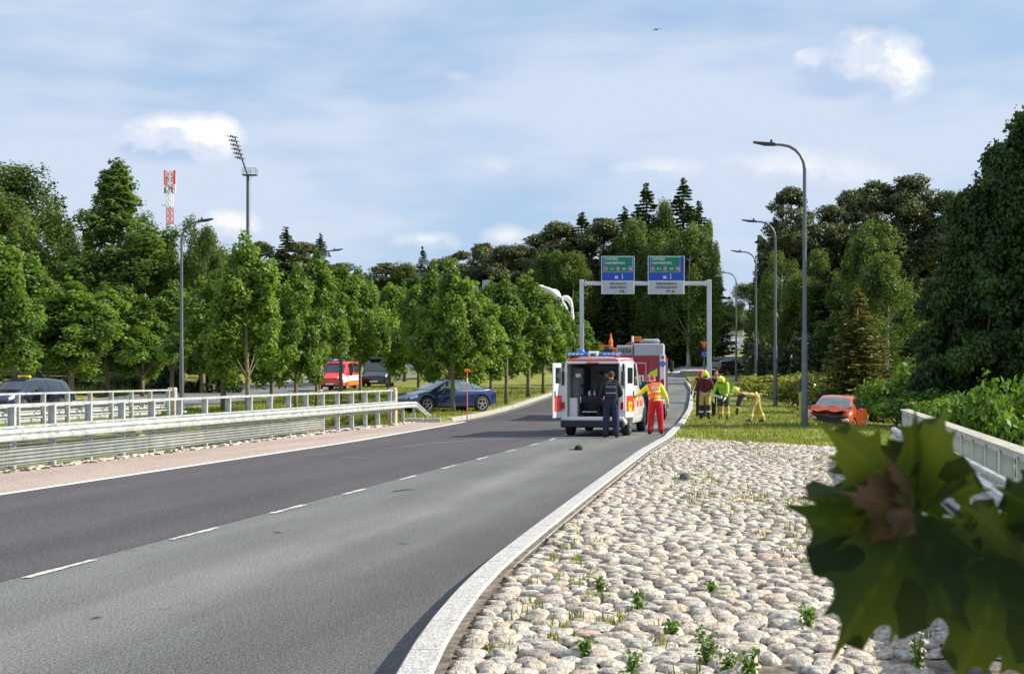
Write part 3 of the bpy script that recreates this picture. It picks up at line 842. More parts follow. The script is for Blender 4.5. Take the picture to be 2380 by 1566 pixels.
PROTO = {}
def proto_tree(kind, i):
    """(trunk mesh, crown mesh, extra) at its natural size, height given in PROTO"""
    key = (kind, i)
    if key in PROTO: return PROTO[key]
    r = np.random.default_rng(hash(kind) % 1 + sum(map(ord, kind)) * 31 + i * 977)
    b = MB()
    if kind == 'maple':                       # young street maple, 7 m
        H = 7.0; cs = boughs(ovate(6.3, 1.30, 2.9 if i > 3 else 1.8, 40, r), r, 5, .17, 1.9)
        cs = np.concatenate([cs, [[0, 0, 6.5], [.1, 0, 6.9]]])
        rad = r.uniform(.18, .40, len(cs)) * (1 - .35 * np.clip((cs[:, 2] - 5) / 2, 0, 1))
        d = clumps(cs, rad, 118, .108, r, 1.2, .75)
        limbs(b, (0, 0, -.2), 6.6, .085, cs, r, 16); tm, lm = BARKY, L_MAPLE
    elif kind == 'alder':                     # tall broadleaf, 15 m, broad cone
        H = 15.0
        n = 62; t = r.uniform(0, 1, n); prof = (1 - t) ** 1.05 * .98 + .02 + .12 * np.sin(t * 19 + i * 2)
        a = r.uniform(0, 6.283, n); k = r.uniform(.4, 1, n) ** .5
        cs = np.stack([np.cos(a) * prof * 3.3 * k, np.sin(a) * prof * 3.3 * k, 2.2 + t * 12.0], 1)
        cs = boughs(cs, r, 5, .42, 1.2)
        k_ = np.clip((15.2 - cs[:, 2]) / 6.0, .12, 1)[:, None]; cs[:, :2] *= k_ ** .7
        cs = np.concatenate([cs, [[0, 0, 14.2], [.1, .1, 14.8], [0, .1, 13.4]]])
        rad = r.uniform(.30, .80, len(cs)) * (1 - .6 * np.clip(cs[:, 2] / 15 - .3, 0, 1)); rad[-3:] = .35
        d = clumps(cs, rad, 120, .155, r, 1.1, .85)
        limbs(b, (0, 0, -.3), 14.2, .2, cs, r, 18); tm, lm = BARK, L_ALDER
    elif kind == 'birch':                     # drooping birch, 16 m
        H = 16.0
        n = 46; t = r.uniform(0, 1, n); prof = np.sin(np.clip(t * .9 + .1, 0, 1) ** .8 * math.pi) ** .6
        a = r.uniform(0, 6.283, n); k = r.uniform(.4, 1, n) ** .5
        cs = np.stack([np.cos(a) * prof * 3.0 * k, np.sin(a) * prof * 3.0 * k, 2.5 + t * 13.0], 1)
        cs = boughs(cs, r, 5, .32, 2.4); cs[:, 2] = np.minimum(cs[:, 2], 15.6)
        cs = np.concatenate([cs, [[0, 0, 15.6]]])
        rad = r.uniform(.35, .80, len(cs)); rad[-1] = .3
        d = clumps(cs, rad, 120, .155, r, 1.9, .85, up=.25)
        limbs(b, (0, 0, -.3), 15, .17, cs, r, 16, .5); tm, lm = BARKB, L_BIRCH
    elif kind == 'pine':                      # Scots pine, 17 m, flat clumps on the upper half
        H = 17.0; n = 60; z0 = 7.5 if i % 2 else 5.5
        t = r.uniform(0, 1, n); prof = np.sin(np.clip(t * .75 + .22, 0, 1) * math.pi) ** .7
        a = r.uniform(0, 6.283, n); k = r.uniform(.45, 1, n)
        cs = np.stack([np.cos(a) * prof * 2.9 * k, np.sin(a) * prof * 2.9 * k, z0 + t * (16.2 - z0)], 1)
        cs = np.concatenate([cs, [[.3, 0, 16.3], [-.5, .2, 15.9], [.1, -.5, 15.5]]])
        rad = r.uniform(.55, 1.2, len(cs))
        d = clumps(cs, rad, 260, .20, r, .6, .7, up=.6)
        limbs(b, (0, 0, -.3), 16.3, .2, cs, r, 26, -.2, .3); tm, lm = BARKP, L_PINE
    elif kind in ('spruce', 'dry'):           # whorls of drooping boughs, 17 m
        H = 17.0; C, N, T = [], [], []
        L = 52
        for j in range(L):
            f = j / L; z = 1.2 + f * 15.3; rr = (1 - f) ** .8 * 3.0 * (1 + .12 * math.sin(j * 2.3)) + .28
            for q in range(9 if f < .7 else 6):
                a = q * 6.283 / 9 + j * .7 + r.uniform(-.25, .25); rl = rr * r.uniform(.7, 1.12)
                m_ = int(42 * (rl / 3) + 14); tt = r.uniform(.1, 1, m_) ** .7
                w = .30 * rl * (1 - tt * .6)
                side = r.uniform(-1, 1, m_) * w * .6
                x = np.cos(a) * rl * tt - np.sin(a) * side; y = np.sin(a) * rl * tt + np.cos(a) * side
                zz = z - .33 * rl * tt + .16 * rl * tt ** 3 - r.uniform(0, .28, m_) * (1 - f)
                C.append(np.stack([x, y, zz], 1)); N.append(np.stack([np.cos(a) * .4 * np.ones(m_), np.sin(a) * .4 * np.ones(m_), np.ones(m_)], 1))
                T.append(np.clip(r.normal(.4, .16, m_) + tt * .3 - .1, 0, 1))
        C = np.concatenate(C); N = np.concatenate(N); T = np.concatenate(T)
        if kind == 'dry': k_ = r.uniform(size=len(C)) < .75; C, N, T = C[k_], N[k_], T[k_]
        top = np.stack([r.normal(0, .09, 60), r.normal(0, .09, 60), r.uniform(15.6, 17, 60)], 1)
        C = np.concatenate([C, top]); N = np.concatenate([N, np.tile((0, 0, 1.), (60, 1))]); T = np.concatenate([T, r.uniform(.3, .7, 60)])
        d = leaves(C, N, .25, r, T)
        b.tube([(0, 0, -.3), (0, 0, 6), (0, 0, 12), (0, 0, 17)], [.24, .17, .09, .01], 8)
        tm, lm = (BARK, L_SPRUCE) if kind == 'spruce' else (BARKP, L_DRY)
    elif kind == 'bigmaple':                  # old dense maple, 12 m
        H = 12.0; n = 280
        cs = ovate(11.2, 2.5, 1.6, 46, r); cs[:14, :2] *= 1.38; cs[:5, 2] += .8; cs = boughs(cs, r, 7, .42, .7); n = len(cs); rad = r.uniform(.22, .72, n)
        d = clumps(cs, rad, 150, .15, r, .7, .9)
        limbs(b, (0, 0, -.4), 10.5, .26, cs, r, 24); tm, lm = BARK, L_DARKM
    elif kind in ('bush', 'greenbush'):       # bush 2.6 m
        H = 2.6; n = 46
        a = r.uniform(0, 6.283, n); k = r.uniform(.1, 1, n) ** .5
        cs = np.stack([np.cos(a) * 1.7 * k, np.sin(a) * 1.7 * k, .35 + 1.9 * (1 - k * .55) * r.uniform(.5, 1, n)], 1)
        rad = r.uniform(.28, .5, n)
        d = clumps(cs, rad, 85, .13, r, .9, .6)
        for q in range(9):
            c = cs[q]; b.tube([(c[0] * .15, c[1] * .15, -.1), (c[0] * .6, c[1] * .6, c[2] * .6), tuple(c)], [.035, .025, .01], 5, cap=False)
        tm, lm = BARK, (L_BUSH if kind == 'bush' else L_GREENB)
    PROTO[key] = (b.mesh('trunk', tm), crown_mesh('crown', d, lm), H, cs_width(d[0]))
    for p in PROTO[key][0].polygons: p.use_smooth = True
    return PROTO[key]
def cs_width(v): return float(np.percentile(np.abs(v[:, 0]), 97))

def tree(name, kind, i, px, Y, ztop=None, top=None, width=None, label='', cat='tree', group=None, rot=None, ground=None):
    """a tree whose top reaches the sight line 'top'; width in metres (radius)"""
    tm, cm, H, w0 = proto_tree(kind, i)
    X = at(px, Y); g = gz(X, Y) if ground is None else ground
    h = (zat(top, Y) if ztop is None else ztop) - g
    sc = h / H; sw = sc if width is None else width / w0
    t = thing(name, label, cat, (X, Y, g), 0, group)
    t.scale = (sw, sw, sc); t.rotation_euler = (0, 0, random.uniform(0, 6.28) if rot is None else rot)
    o = bpy.data.objects.new('trunk', tm); COL.objects.link(o); o.parent = t
    o = bpy.data.objects.new('crown', cm); COL.objects.link(o); o.parent = t
    return t

# --- young maples in the grass median (behind the near fence, and on towards the roundabout)
G1 = 'young maples standing on the grass median'
for i, (px, Y, top, w, v, lab) in enumerate((
        (1053, 62, 612, 1.65, 0, 'young maple whose slim trunk stands in front of the dark blue car'),
        (1176, 72, 640, 1.45, 1, 'young maple just right of the dark blue car on the mown median'),
        (1228, 82, 632, 1.45, 2, 'young maple with a pointed top between the blue car and the ambulance'),
        (1262, 88, 690, 1.5, 3, 'slim young maple below the white arch sculpture'),
        (1300, 98, 700, 1.6, 0, 'young maple hiding the lower part of the white arch sculpture'),
        (1345, 107, 735, 1.7, 1, 'low young maple against the left post of the sign gantry'),
        (576, 57, 548, 1.55, 1, 'tallest young maple of the median row, right of the lone left street lamp'),
        (632, 64, 640, 1.3, 2, 'narrow young maple tucked against the tallest median maple'),
        (688, 60, 622, 1.35, 0, 'young maple midway between the left street lamp and the red rescue van'),
        (735, 66, 592, 1.45, 4, 'young maple just left of the red rescue van'),
        (790, 74, 618, 1.35, 5, 'young maple rising over the roof of the red rescue van'),
        (838, 76, 632, 1.5, 4, 'young maple covering the right flank of the red rescue van'),
        (905, 84, 662, 1.6, 5, 'young maple over the black van on the left carriageway'),
        (972, 80, 652, 1.5, 3, 'young maple with a thin low-leaved trunk left of the blue car'),
        (1008, 74, 616, 1.35, 1, 'young maple rising behind the bonnet of the blue car'),
        (1102, 70, 660, 1.35, 2, 'young maple rising behind the roof of the blue car'),
        (1142, 84, 648, 1.45, 3, 'young maple in front of the small distant grey sign frame'),
        (520, 64, 612, 1.5, 2, 'young maple between the left street lamp arm and the tallest median maple'))):
    tree('maple_tree', 'maple', v, px, Y, top=top - 6, width=w * .92, label=lab, group=G1)
# --- row along the far side of the left carriageway
G2 = 'broad maples along the far side of the left carriageway'
for i, (px, Y, top, w, lab) in enumerate((
        (-20, 70, 520, 3.2, 'bright broad maple cut by the left edge of the picture'),
        (70, 82, 590, 3.0, 'bright maple directly above the taxi roof sign'),
        (165, 80, 640, 2.6, 'maple right behind the tail of the taxi'),
        (250, 86, 655, 2.6, 'maple under the tallest pointed tree on the left'),
        (330, 86, 690, 2.6, 'yellow-green maple left of the lone left street lamp'),
        (400, 90, 655, 2.6, 'maple directly behind the lone left street lamp'),
        (470, 92, 640, 2.6, 'maple right behind the tan end post of the farther fence'),
        (535, 96, 600, 2.6, 'maple between the left street lamp and the tallest median maple'),
        (690, 104, 620, 2.6, 'maple far behind the left carriageway, left of the red rescue car'),
        (780, 108, 640, 2.6, 'maple standing behind the red rescue car'),
        (860, 112, 650, 2.6, 'maple standing behind the black van'),
        (940, 118, 655, 2.5, 'maple beyond the bend of the left carriageway'),
        (1075, 124, 660, 2.6, 'maple beyond the left carriageway, left of the small grey gantry'),
        (1190, 124, 680, 2.4, 'maple beyond the left carriageway, left of the white arch sculpture'))):
    tree('maple_tree', 'maple', i % 4, px, Y, top=top, width=w * .76, label=lab, group=G2)
# --- tall trees at the left
for i, (px, Y, top, w, kind, lab) in enumerate((
        (40, 118, 405, 4.2, 'birch', 'tall ragged birch at the far left, higher than its neighbours'),
        (-30, 112, 430, 4.2, 'birch', 'tall birch half outside the left edge'),
        (110, 122, 470, 3.4, 'birch', 'wind-bent birch between the two highest trees on the left'),
        (160, 124, 520, 3.0, 'alder', 'lower broadleaf in the dip left of the tall pointed tree'),
        (272, 112, 372, 5.0, 'alder', 'tall pointed cone-shaped tree, highest on the left side'),
        (335, 122, 500, 3.2, 'birch', 'birch on the right shoulder of the tall pointed tree'),
        (205, 128, 545, 3.0, 'alder', 'broadleaf filling the gap left of the tall pointed tree'),
        (390, 124, 560, 2.6, 'alder', 'broadleaf at the foot of the red and white mast'),
        (430, 116, 508, 2.2, 'birch', 'narrow birch right behind the head of the left street lamp'),
        (478, 112, 545, 2.0, 'birch', 'sparse thin birch under the arm of the left street lamp'),
        (505, 122, 585, 2.2, 'birch', 'thin birch right of the left street lamp arm'))):
    tree(kind + '_tree', kind, i % 3, px, Y, top=top, width=w, label=lab, group='tall trees on the left')

# --- woods across the background
B = []
def wood(px, top, Y, kind, w, lab): B.append((px, top, Y, kind, w, lab))
for px, top, w, kind, lab in (
        (560, 590, 3.5, 'pine', 'dark pine under the stadium floodlight mast'),
        (610, 556, 3.6, 'pine', 'dark pine right of the stadium floodlight mast'),
        (665, 528, 3.8, 'spruce', 'highest spruce right of the stadium floodlight mast'),
        (700, 556, 4.2, 'pine', 'broad pine right of the highest spruce on the left half'),
        (745, 543, 3.2, 'spruce', 'spruce with a thin tip where the wood starts to fall away'),
        (790, 606, 4.0, 'pine', 'low pine on the falling skyline left of centre'),
        (845, 640, 4.0, 'pine', 'lowest pine on the skyline left of centre'),
        (900, 606, 3.4, 'pine', 'round pine standing alone on the low skyline'),
        (940, 622, 4.0, 'birch', 'dark birch left of the lone spruce tip'),
        (982, 573, 2.2, 'spruce', 'lone narrow spruce tip on the low skyline'),
        (1028, 598, 3.8, 'pine', 'flat-topped pine right of the lone spruce tip'),
        (1072, 578, 3.6, 'pine', 'pine with a feathery top behind the central maples'),
        (1125, 558, 3.2, 'pine', 'round-headed pine, left one of a pair over the grey gantry'),
        (1168, 564, 3.4, 'pine', 'round-headed pine, right one of a pair over the grey gantry'),
        (1212, 566, 4.0, 'pine', 'pine left of the white arch sculpture'),
        (1262, 536, 4.2, 'pine', 'pine directly behind the white arch sculpture'),
        (1300, 512, 4.0, 'pine', 'tall pine above the white arch sculpture'),
        (1352, 494, 4.6, 'spruce', 'spruce above the left post of the sign gantry'),
        (1400, 498, 4.0, 'pine', 'pine above the left road sign'),
        (1452, 482, 4.6, 'spruce', 'spruce rising over the gap between the two road signs'),
        (1502, 426, 4.6, 'spruce', 'tall spruce above the left end of the right road sign'),
        (1545, 476, 3.0, 'birch', 'broad birch between the two tallest spruces'),
        (1588, 413, 5.0, 'spruce', 'tallest spruce, pointed tip above the right road sign'),
        (1624, 468, 3.9, 'spruce', 'spruce just right of the tallest spruce'),
        (1650, 528, 1.5, 'birch', 'last birch of the wood before the gap of sky'),
        (1768, 555, 1.9, 'spruce', 'dark spruce just right of the gap of sky'),
        (1800, 505, 2.6, 'spruce', 'dark tree behind the third street lamp'),
        (1838, 424, 3.2, 'pine', 'tall pine with orange trunk left of the nearest street lamp'),
        (1885, 540, 3.6, 'spruce', 'dark spruce behind the nearest street lamp'),
        (1932, 468, 3.6, 'pine', 'pine right of the nearest street lamp'),
        (1985, 430, 3.8, 'pine', 'high pine right of the nearest street lamp'),
        (2040, 410, 3.8, 'pine', 'high pine in the middle of the right wood'),
        (2108, 402, 4.2, 'pine', 'highest pine of the right wood'),
        (2155, 446, 3.4, 'spruce', 'spruce against the big dark maple'),
        (2200, 440, 4.0, 'pine', 'pine partly behind the big dark maple')):
    Y = 170 if px < 1270 else (160 if px < 1700 else 150)
    wood(px, top, Y + random.uniform(-8, 8), kind, w, lab)
for px, top, Y, kind, w, lab in (
        (1285, 590, 150, 'birch', 3.4, 'light birch filling the wood below the pines near the sculpture'),
        (1330, 600, 148, 'birch', 3.4, 'light birch right above the white arch sculpture'),
        (1480, 520, 150, 'birch', 3.4, 'pale birch below the tall spruce'),
        (1530, 540, 148, 'birch', 3.6, 'pale hanging birch right above the right road sign'),
        (1600, 530, 146, 'birch', 3.6, 'pale hanging birch below the tallest spruce'),
        (1636, 590, 146, 'birch', 1.7, 'pale birch above the right post of the sign gantry'),
        (1400, 640, 150, 'spruce', 3.2, 'dark young spruce behind the left road sign'),
        (1440, 620, 150, 'spruce', 3.2, 'dark spruce between the two road signs'),
        (1560, 640, 150, 'spruce', 3.4, 'dark spruce behind the right road sign'),
        (1612, 660, 150, 'spruce', 2.2, 'dark spruce behind the right end of the gantry beam'),
        (1786, 640, 138, 'birch', 2.0, 'birch behind the farther right street lamps'),
        (1815, 590, 136, 'birch', 3.0, 'birch with hanging twigs below the orange-trunked pine'),
        (1870, 640, 132, 'birch', 2.8, 'narrow birch right behind the nearest street lamp post'),
        (1925, 620, 130, 'spruce', 3.2, 'dark spruce standing over the yellow bushes'),
        (1905, 590, 134, 'birch', 2.6, 'sunlit birch top right of the nearest street lamp'),
        (1975, 560, 120, 'alder', 3.0, 'green broadleaf in front of the high pines'),
        (2040, 520, 115, 'birch', 3.0, 'pale birch in the middle of the right wood'),
        (2090, 560, 100, 'spruce', 2.8, 'dark spruce left of the big dark maple'),
        (2120, 640, 93, 'alder', 2.6, 'sunlit alder in front of the big dark maple')):
    wood(px, top, Y, kind, w, lab)
for i, (px, top, Y, kind, w, lab) in enumerate(B):
    nv = {'pine': 6, 'spruce': 3, 'birch': 4, 'alder': 3}[kind]
    tree(kind + '_tree', kind, i % nv, px, Y, top=top, width=w * .80, label=lab, group='trees of the background wood')
tree('spruce_tree', 'dry', 0, 1992, 70, top=668, width=1.9, label='yellowish half-dry spruce with a bare tip behind the wrecked orange car', rot=1)
tree('birch_tree', 'birch', 1, 2062, 77, top=600, width=1.9, label='pale sparse birch right of the half-dry spruce', rot=1)
# far trees closing the gap of sky
for px, top, Y in ((1690, 716, 290), (1712, 706, 300), (1668, 700, 280), (1742, 660, 250)):
    tree('birch_tree', 'birch', random.randrange(4), px, Y, top=top, width=3.6, label={1690: 'small far tree behind the pale house at the end of the road', 1712: 'small far tree right of the pale house', 1668: 'small far tree left of the pale house', 1742: 'far tree seen between the third and fourth street lamps'}[px], group='far trees beyond the house')

# --- bushes
for i, (px, Y, top, w, kind, lab) in enumerate((
        (1790, 84, 856, 1.9, 'bush', 'dark rounded bush left of the second street lamp post'),
        (1835, 84, 838, 2.3, 'bush', 'yellow-green bush behind the second street lamp'),
        (1885, 80, 830, 2.2, 'bush', 'yellow-green bush behind the nearest street lamp post'),
        (1925, 78, 842, 1.9, 'bush', 'yellow-green bush right of the nearest street lamp'),
        (1960, 72, 822, 1.5, 'bush', 'tall yellowish bush behind the wrecked car roof'),
        (2122, 50, 815, 1.15, 'greenbush', 'bright green bush behind the start of the right bridge fence'),
        (2130, 50, 800, 1.6, 'greenbush', 'bright green bush left of the big dark maple'),
        (2150, 44, 880, 1.3, 'greenbush', 'low green bush pushing over the right bridge fence'),
        (2108, 46.5, 905, .9, 'greenbush', 'low green bush at the far end of the right fence'),
        (2260, 40, 870, 1.5, 'greenbush', 'green bush in the shade behind the right bridge fence'),
        (2350, 34, 800, 1.4, 'greenbush', 'green bush at the right edge behind the fence'),
        (1580, 168, 795, 3.0, 'bush', 'flowering scrub on the mound behind the truck'),
        (1548, 165, 800, 2.6, 'bush', 'scrub on the mound directly behind the truck roof'),
        (1610, 170, 790, 2.6, 'bush', 'scrub on the mound left of the gantry post'))):
    Y_ = Y
    tree('bush', kind, i % 4, px, Y_, top=top, width=w, label=lab, cat='bush', group='bushes on the verges')

# --- the big dark maples at the right edge
for i, (px, Y, top, w, lab) in enumerate((
        (2400, 47, 222, 2.2, 'big dark maple at the right edge, its top cut by the frame'),
        (2330, 47.2, 305, 1.8, 'big dark maple behind the right bridge fence'),
        (2285, 47, 395, 1.7, 'dark maple on the shoulder of the big right-edge maple'),
        (2250, 47.4, 500, 1.5, 'dark maple sloping down towards the green bushes'),
        (2215, 62.5, 590, 1.9, 'low dark maple right above the green bushes'),
        (2480, 46.5, 240, 2.3, 'dark maple mostly beyond the right edge'))):
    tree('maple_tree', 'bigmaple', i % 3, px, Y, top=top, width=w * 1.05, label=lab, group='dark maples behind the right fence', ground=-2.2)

# --- undergrowth and wood interior: nobody could count it
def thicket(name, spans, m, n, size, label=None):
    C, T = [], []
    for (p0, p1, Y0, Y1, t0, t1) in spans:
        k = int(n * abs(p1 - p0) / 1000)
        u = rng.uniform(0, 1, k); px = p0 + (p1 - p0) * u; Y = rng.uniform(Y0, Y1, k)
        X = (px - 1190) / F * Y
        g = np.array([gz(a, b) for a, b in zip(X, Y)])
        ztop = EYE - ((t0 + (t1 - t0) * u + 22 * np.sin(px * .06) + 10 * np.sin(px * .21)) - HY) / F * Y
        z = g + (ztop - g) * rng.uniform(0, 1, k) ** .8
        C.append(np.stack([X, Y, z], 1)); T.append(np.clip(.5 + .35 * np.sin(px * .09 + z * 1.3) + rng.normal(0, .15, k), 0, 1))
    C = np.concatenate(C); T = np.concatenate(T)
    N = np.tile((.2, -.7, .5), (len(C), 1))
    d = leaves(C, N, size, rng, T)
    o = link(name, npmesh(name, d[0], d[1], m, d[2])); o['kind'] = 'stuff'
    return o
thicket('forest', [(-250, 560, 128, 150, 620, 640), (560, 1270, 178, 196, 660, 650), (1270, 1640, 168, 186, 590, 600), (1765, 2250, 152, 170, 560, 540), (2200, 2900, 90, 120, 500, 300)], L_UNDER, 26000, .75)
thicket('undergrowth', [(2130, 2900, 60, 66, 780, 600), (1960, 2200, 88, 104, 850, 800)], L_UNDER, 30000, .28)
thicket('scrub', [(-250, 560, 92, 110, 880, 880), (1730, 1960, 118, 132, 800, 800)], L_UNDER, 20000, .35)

# --- maple beside the camera: its crown keeps the twig in the foreground in shade
r = np.random.default_rng(5)
near_tree = thing('maple_tree', 'maple whose dark blurred leafy twig hangs into the lower right corner', 'tree', (4.6, .4, -.3))
cs = ovate(8.5, 2.7, 1.7, 120, r); rad = r.uniform(.45, .8, 120)
k_ = (cs[:, 1] < 2.4); cs, rad = cs[k_], rad[k_]
d = clumps(cs, rad, 110, .17, r)
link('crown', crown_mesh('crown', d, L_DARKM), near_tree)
b = MB(); limbs(b, (0, 0, -.3), 7.5, .16, cs, r, 14); b.build('trunk', BARK, near_tree, smooth=60)

# --- grass tufts and weeds
TUFT = leafmat('grass_blade', (.085, .125, .018), (.27, .31, .06), .35)
def blades(name, pts, h, w, m, per=6, spread=.05):
    V, T = [], []
    for (x, y, z, s) in pts:
        for _ in range(per):
            a = random.uniform(0, 6.28); l = random.uniform(.2, .9); hh = h * s * random.uniform(.5, 1.2)
            bx, by = x + random.gauss(0, spread), y + random.gauss(0, spread)
            dx, dy = math.cos(a) * w, math.sin(a) * w
            tx, ty = bx + math.sin(a) * hh * l * .5, by - math.cos(a) * hh * l * .5
            V += [(bx - dx, by - dy, z), (bx + dx, by + dy, z), ((bx + tx) / 2 + dx * .8, (by + ty) / 2 + dy * .8, z + hh * .6), (tx, ty, z + hh)]
            T += [random.random()] * 4
    me = npmesh(name, np.array(V), np.arange(len(V)).reshape(-1, 4), m, np.array(T))
    return me
pts = []
for _ in range(9000):
    Y = random.uniform(32.5, 75); s_ = random.uniform(-3.4, 6.5 + Y * .06)
    if Y < 39 and s_ < 1.75 - (Y - 32) * .86: continue
    X = cx_(Y) + s_; pts.append((X, Y, gz(X, Y), random.uniform(.5, 1.2)))
o = link('grass', blades('grass', pts, .10, .012, TUFT, 5, .12)); o['kind'] = 'stuff'
pts = []
for _ in range(7000):
    Y = random.uniform(53.6, 100); s_ = random.uniform(-26, -12.7)
    X = cx_(Y) + s_; pts.append((X, Y, gz(X, Y), random.uniform(.5, 1.3)))
for _ in range(2500):
    Y = random.uniform(50, 53.6); s_ = random.uniform(-14.2, -12.7) - 1.2
    X = cx_(Y) + s_; pts.append((X, Y, 0.0, random.uniform(1, 3)))
for _ in range(3000):
    Y = random.uniform(40, 110); s_ = random.uniform(-45, -37.8)
    X = cx_(Y) + s_; pts.append((X, Y, gz(X, Y), random.uniform(1, 4)))
o = link('grass', blades('grass', pts, .13, .014, TUFT, 5, .15)); o['kind'] = 'stuff'
pts = []
for _ in range(900):
    Y = random.uniform(18, 38) if random.random() < .55 else random.uniform(8, 20); s_ = random.uniform(-3.2, 1.6)
    if math.sin(s_ * 2 + Y * .5) < -.1 and Y < 34: continue
    if s_ > kerb_sm(Y) + .45: pts.append((cx_(Y) + s_, Y, .09, random.uniform(.4, 1)))
o = link('grass_between_cobbles', blades('grass_between_cobbles', pts, .10, .008, TUFT, 9, .05)); o['kind'] = 'stuff'
def weed(px, py, h, i, lab):
    Y = (EYE - .12) * F / (py - HY); X = at(px, Y); r_ = np.random.default_rng(i)
    t = thing('weed', lab, 'weed', (X, Y, .09), 0, 'weeds between the cobbles')
    b = MB(); n = 6 + i % 4; C, N = [], []
    for q in range(n):
        a = r_.uniform(0, 6.28); l = h * r_.uniform(.6, 1.1); dx, dy = math.cos(a) * l * .28, math.sin(a) * l * .28
        b.tube([(0, 0, 0), (dx * .4, dy * .4, l * .5), (dx, dy, l)], [.004, .003, .0015], 4, cap=False)
        for k in range(16):
            f = (k + 1) / 16
            C.append((dx * f * f + r_.normal(0, .02), dy * f * f + r_.normal(0, .02), l * f)); N.append((math.cos(k * 2.4), math.sin(k * 2.4), .9))
    b.build('stem', L_GREENB, t)
    d = leaves(np.array(C), np.array(N), .024, r_, r_.uniform(.1, .9, len(C)))
    link('foliage', npmesh('foliage', d[0], d[1], L_GREENB, d[2]), t)
for i, (px, py, h, lab) in enumerate((
        (1643, 1530, .19, 'tallest bushy weed between cobbles, left of the big leaf tip'),
        (1690, 1552, .10, 'small weed right beside the tallest bushy weed'),
        (1482, 1410, .12, 'upright weed in the middle of the cobbles'),
        (1393, 1368, .09, 'small broad-leaved weed near the granite kerb, middle distance'),
        (1362, 1510, .07, 'tiny grassy weed low among the front cobbles, left of centre'),
        (1468, 1556, .12, 'dark-leaved weed at the bottom edge of the cobbles'),
        (1655, 1370, .08, 'small weed on the cobbles level with the big leaf middle'),
        (1880, 1450, .13, 'weed touching the lower left side of the big maple leaf'),
        (1742, 1560, .12, 'weed right of the tall weed near the bottom edge'),
        (2130, 1545, .16, 'weed cluster seen under the big maple leaf'),
        (1560, 1470, .08, 'small weed left of the tallest bushy weed'))):
    weed(px, py, h * 1.25, i + 3, lab)
# ------------------------------------------------------------------ vehicles
GLASS = mat('dark_glass', (.018, .026, .030), .06, var=.1, spec=.9, coat=.5)
GLASSC = mat('hazy_glass', (.10, .16, .16), .08, var=.3, spec=.9, coat=.6)
TYRE = mat('tyre_rubber', (.022, .022, .024), .85, var=.2)
RIM = mat('alloy_rim', (.55, .56, .58), .3, .7, var=.08)
BLACKP = mat('black_plastic', (.025, .025, .028), .6, var=.15)
LAMPG = mat('lamp_glass', (.70, .74, .78), .1, .3, var=.15, coat=1)
REDG = mat('red_lens', (.42, .015, .012), .2, var=.15, coat=1)
BLUEG = mat('blue_lens', (.02, .12, .62), .15, var=.2, coat=1)
CHROME = mat('chrome', (.65, .66, .68), .15, .9, var=.05)
PLATE = mat('number_plate', (.75, .75, .72), .5, var=.05)
ORANGE = mat('orange_signal', (.95, .20, .01), .5, var=.05)
UNDER = mat('underbody', (.012, .012, .013), .9)
WHITEP = mat('white_paint', (.82, .83, .84), .25, var=.03, coat=.6)
HIVIS = mat('hivis_yellow', (.66, .86, .04), .6, var=.08)

